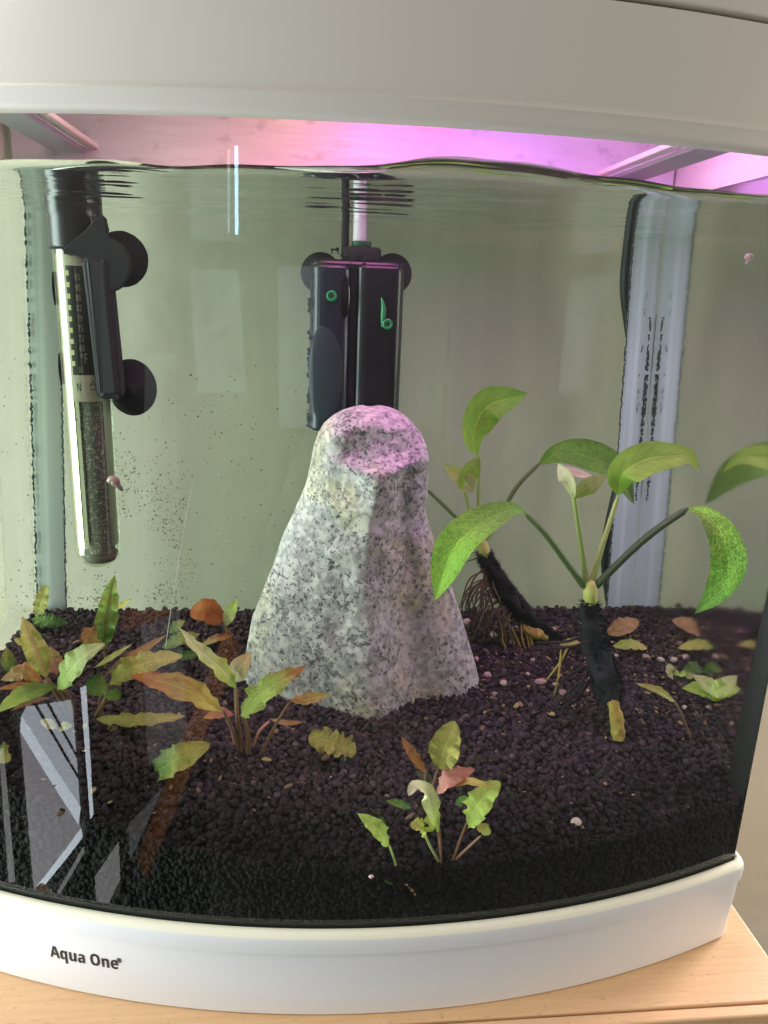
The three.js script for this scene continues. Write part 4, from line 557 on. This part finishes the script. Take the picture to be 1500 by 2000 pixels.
solo('thread', tube([atZ(376, 940, -0.05), atZ(352, 1080, -0.06), atZ(334, 1190, -0.07), atZ(322, 1272, -0.075)], 0.00026, 20, 6), std(0.50, 0.50, 0.42, 0.5), 'thin white thread hanging left of the stone', 'thread');

// ---------------------------------------------------------------- what lights the photograph: a glazed door to the left, a window to the right
areaLight('door_light', V(-1.45, 0.22, 0.12), V(-0.1, 0.2, 0), 0.8, 1.3, [0.84, 0.95, 1.0], ROOM.window);
areaLight('window_light', V(1.3, 0.55, -0.70), V(0.25, 0.1, 0), 0.5, 0.8, [1, 0.93, 0.90], ROOM.side);
areaLight('window_light', V(1.7, 0.45, 0.22), V(0.25, 0.15, -0.1), 0.5, 0.8, [1, 0.94, 0.86], 10);  // second light, added to brighten the wall right of the tank
{
  const X = -1.2, t = thing('glazed_door', 'white glazed door by the floor, seen mirrored low on the left of the front glass', 'door', V(X, -0.95, 0.8));
  const slab = (poly, d, x = X) => { const s = new THREE.Shape(poly.map(([z, y]) => new THREE.Vector2(-z, y))), g = new THREE.ExtrudeGeometry(s, { depth: d, bevelEnabled: false }); g.rotateY(Math.PI / 2); g.translate(x, 0, 0); return g; };
  const lit = (r, g, b, k) => new THREE.MeshStandardMaterial({ color: 0x444444, emissive: new THREE.Color().setRGB(r, g, b), emissiveIntensity: k });
  const grey = lit(0.62, 0.60, 0.64, 3.2), sky = lit(0.66, 0.74, 0.82, 5.2), white = lit(0.80, 0.90, 1.0, 7.0), dull = lit(0.6, 0.58, 0.60, 2.6), frame = std(0.03, 0.03, 0.03, 0.5);  // white bars glow: daylight on the door frame painted as emission
  const veil = lit(0.6, 0.62, 0.62, 0.8);
  for (const [n, m, d, p] of [['lit_pane', sky, 0.004, [[0.632, -0.451], [0.662, -0.438], [0.778, -0.477], [0.903, -0.519], [0.921, -0.565], [0.907, -0.821]]], ['lit_bar', white, 0.008, [[0.617, -0.480], [0.632, -0.448], [0.909, -0.815], [0.888, -0.855]]], ['lit_pane', grey, 0.004, [[0.619, -0.472], [0.888, -0.844], [0.903, -0.875], [0.605, -0.871]]],
    ['lit_bar', white, 0.008, [[0.903, -0.875], [0.906, -0.902], [0.623, -0.888], [0.605, -0.871]]], ['lit_pane', white, 0.006, [[0.966, -0.515], [1.008, -0.526], [0.992, -0.886], [0.953, -0.886]]], ['lit_pane', dull, 0.004, [[0.968, -1.068], [1.168, -1.085], [1.159, -1.204], [1.044, -1.213], [0.954, -1.14]]],
    ['lit_pane', dull, 0.004, [[0.51, -0.48], [0.531, -0.485], [0.516, -0.804], [0.486, -0.789]]], ['lit_bar', dull, 0.006, [[0.735, -0.966], [0.727, -0.955], [0.92, -0.935], [0.92, -0.950]]], ['lit_pane', veil, 0.004, [[1.264, -1.087], [1.638, -1.186], [1.252, -1.205]]], ['lit_pane', veil, 0.004, [[1.473, -0.491], [1.482, -1.005], [1.713, -1.14], [1.978, -1.193], [1.931, -0.665]]]]) part(n, slab(p, d), m, t);
  for (const [a, b] of [[[0.70, -0.45], [0.915, -0.745]], [[0.76, -0.465], [0.918, -0.69]]]) part('glazing_bar', slab([[a[0], a[1]], [a[0] + 0.012, a[1]], [b[0] + 0.002, b[1] + 0.012], b], 0.009), std(0.10, 0.10, 0.11, 0.5), t);
  part('mullion', slab([[0.912, -0.45], [0.955, -0.45], [0.952, -1.2], [0.912, -1.2]], 0.02), frame, t); part('frame', slab([[0.2, -2.6], [2.3, -2.6], [2.3, -0.36], [0.2, -0.36]], 0.01, X - 0.02), frame, t);  // the frame sheet is an added black backing that darkens the mirrored room
}

{ // added glowing plates behind the camera, there only for their reflections in the glass
  const Z = 1.3, t = thing('added_glow_plates', 'added glowing plates mirrored as a bright streak in the upper left of the glass', 'window', V(-0.53, 0.5, Z));
  const plate = (poly, z = Z, d = 0.004) => { const s = new THREE.Shape(poly.map(([x, y]) => new THREE.Vector2(x, y))), g = new THREE.ExtrudeGeometry(s, { depth: d, bevelEnabled: false }); g.translate(0, 0, z); return g; };
  const lit = (r, g, b, k) => new THREE.MeshStandardMaterial({ color: 0x444444, emissive: new THREE.Color().setRGB(r, g, b), emissiveIntensity: k });
  part('streak_plate', plate([[-0.534, 0.706], [-0.520, 0.706], [-0.524, 0.537], [-0.536, 0.537]]), lit(0.42, 0.72, 1, 20), t); part('streak_plate', plate([[-0.562, 0.70], [-0.553, 0.70], [-0.559, 0.54], [-0.566, 0.54]]), lit(0.8, 0.9, 1, 4), t);
  part('glow_plate', plate([[-0.367, 0.476], [-0.36, 0.141], [-0.221, 0.146], [-0.239, 0.478]]), lit(0.75, 0.85, 1, 1.1), t, 'added glowing plate mirrored as a pale patch'); part('glow_plate', plate([[-0.965, 0.275], [-0.817, 0.282], [-0.836, -0.35], [-1.073, -0.395]]), lit(0.85, 0.95, 0.85, 0.5), t, 'added glowing plate mirrored as a pale patch');
}
{ // slanting leg of a wooden chair by the glazed door
  const t = thing('wooden_chair', 'orange brown wooden chair legs, seen mirrored low in the front glass left of the stone', 'chair', V(-0.8, -1.2, 1.3)), m = std(0.72, 0.26, 0.06, 0.5);
  const leg = (a, b, w) => { const A = V(...a), B = V(...b), L = A.distanceTo(B), g = new RoundedBoxGeometry(w, L, 0.06, 3, 0.012); g.applyQuaternion(new THREE.Quaternion().setFromUnitVectors(V(0, 1, 0), B.clone().sub(A).normalize())); const c = A.add(B).multiplyScalar(0.5); g.translate(c.x, c.y, c.z); return g; };
  part('leg', leg([-1.14, -1.23, 1.3], [-0.57, -0.39, 1.3], 0.085), m, t); part('stretcher', leg([-1.22, -0.478, 1.34], [-0.90, -0.36, 1.34], 0.05), m, t);
}

renderer.render(scene, camera);
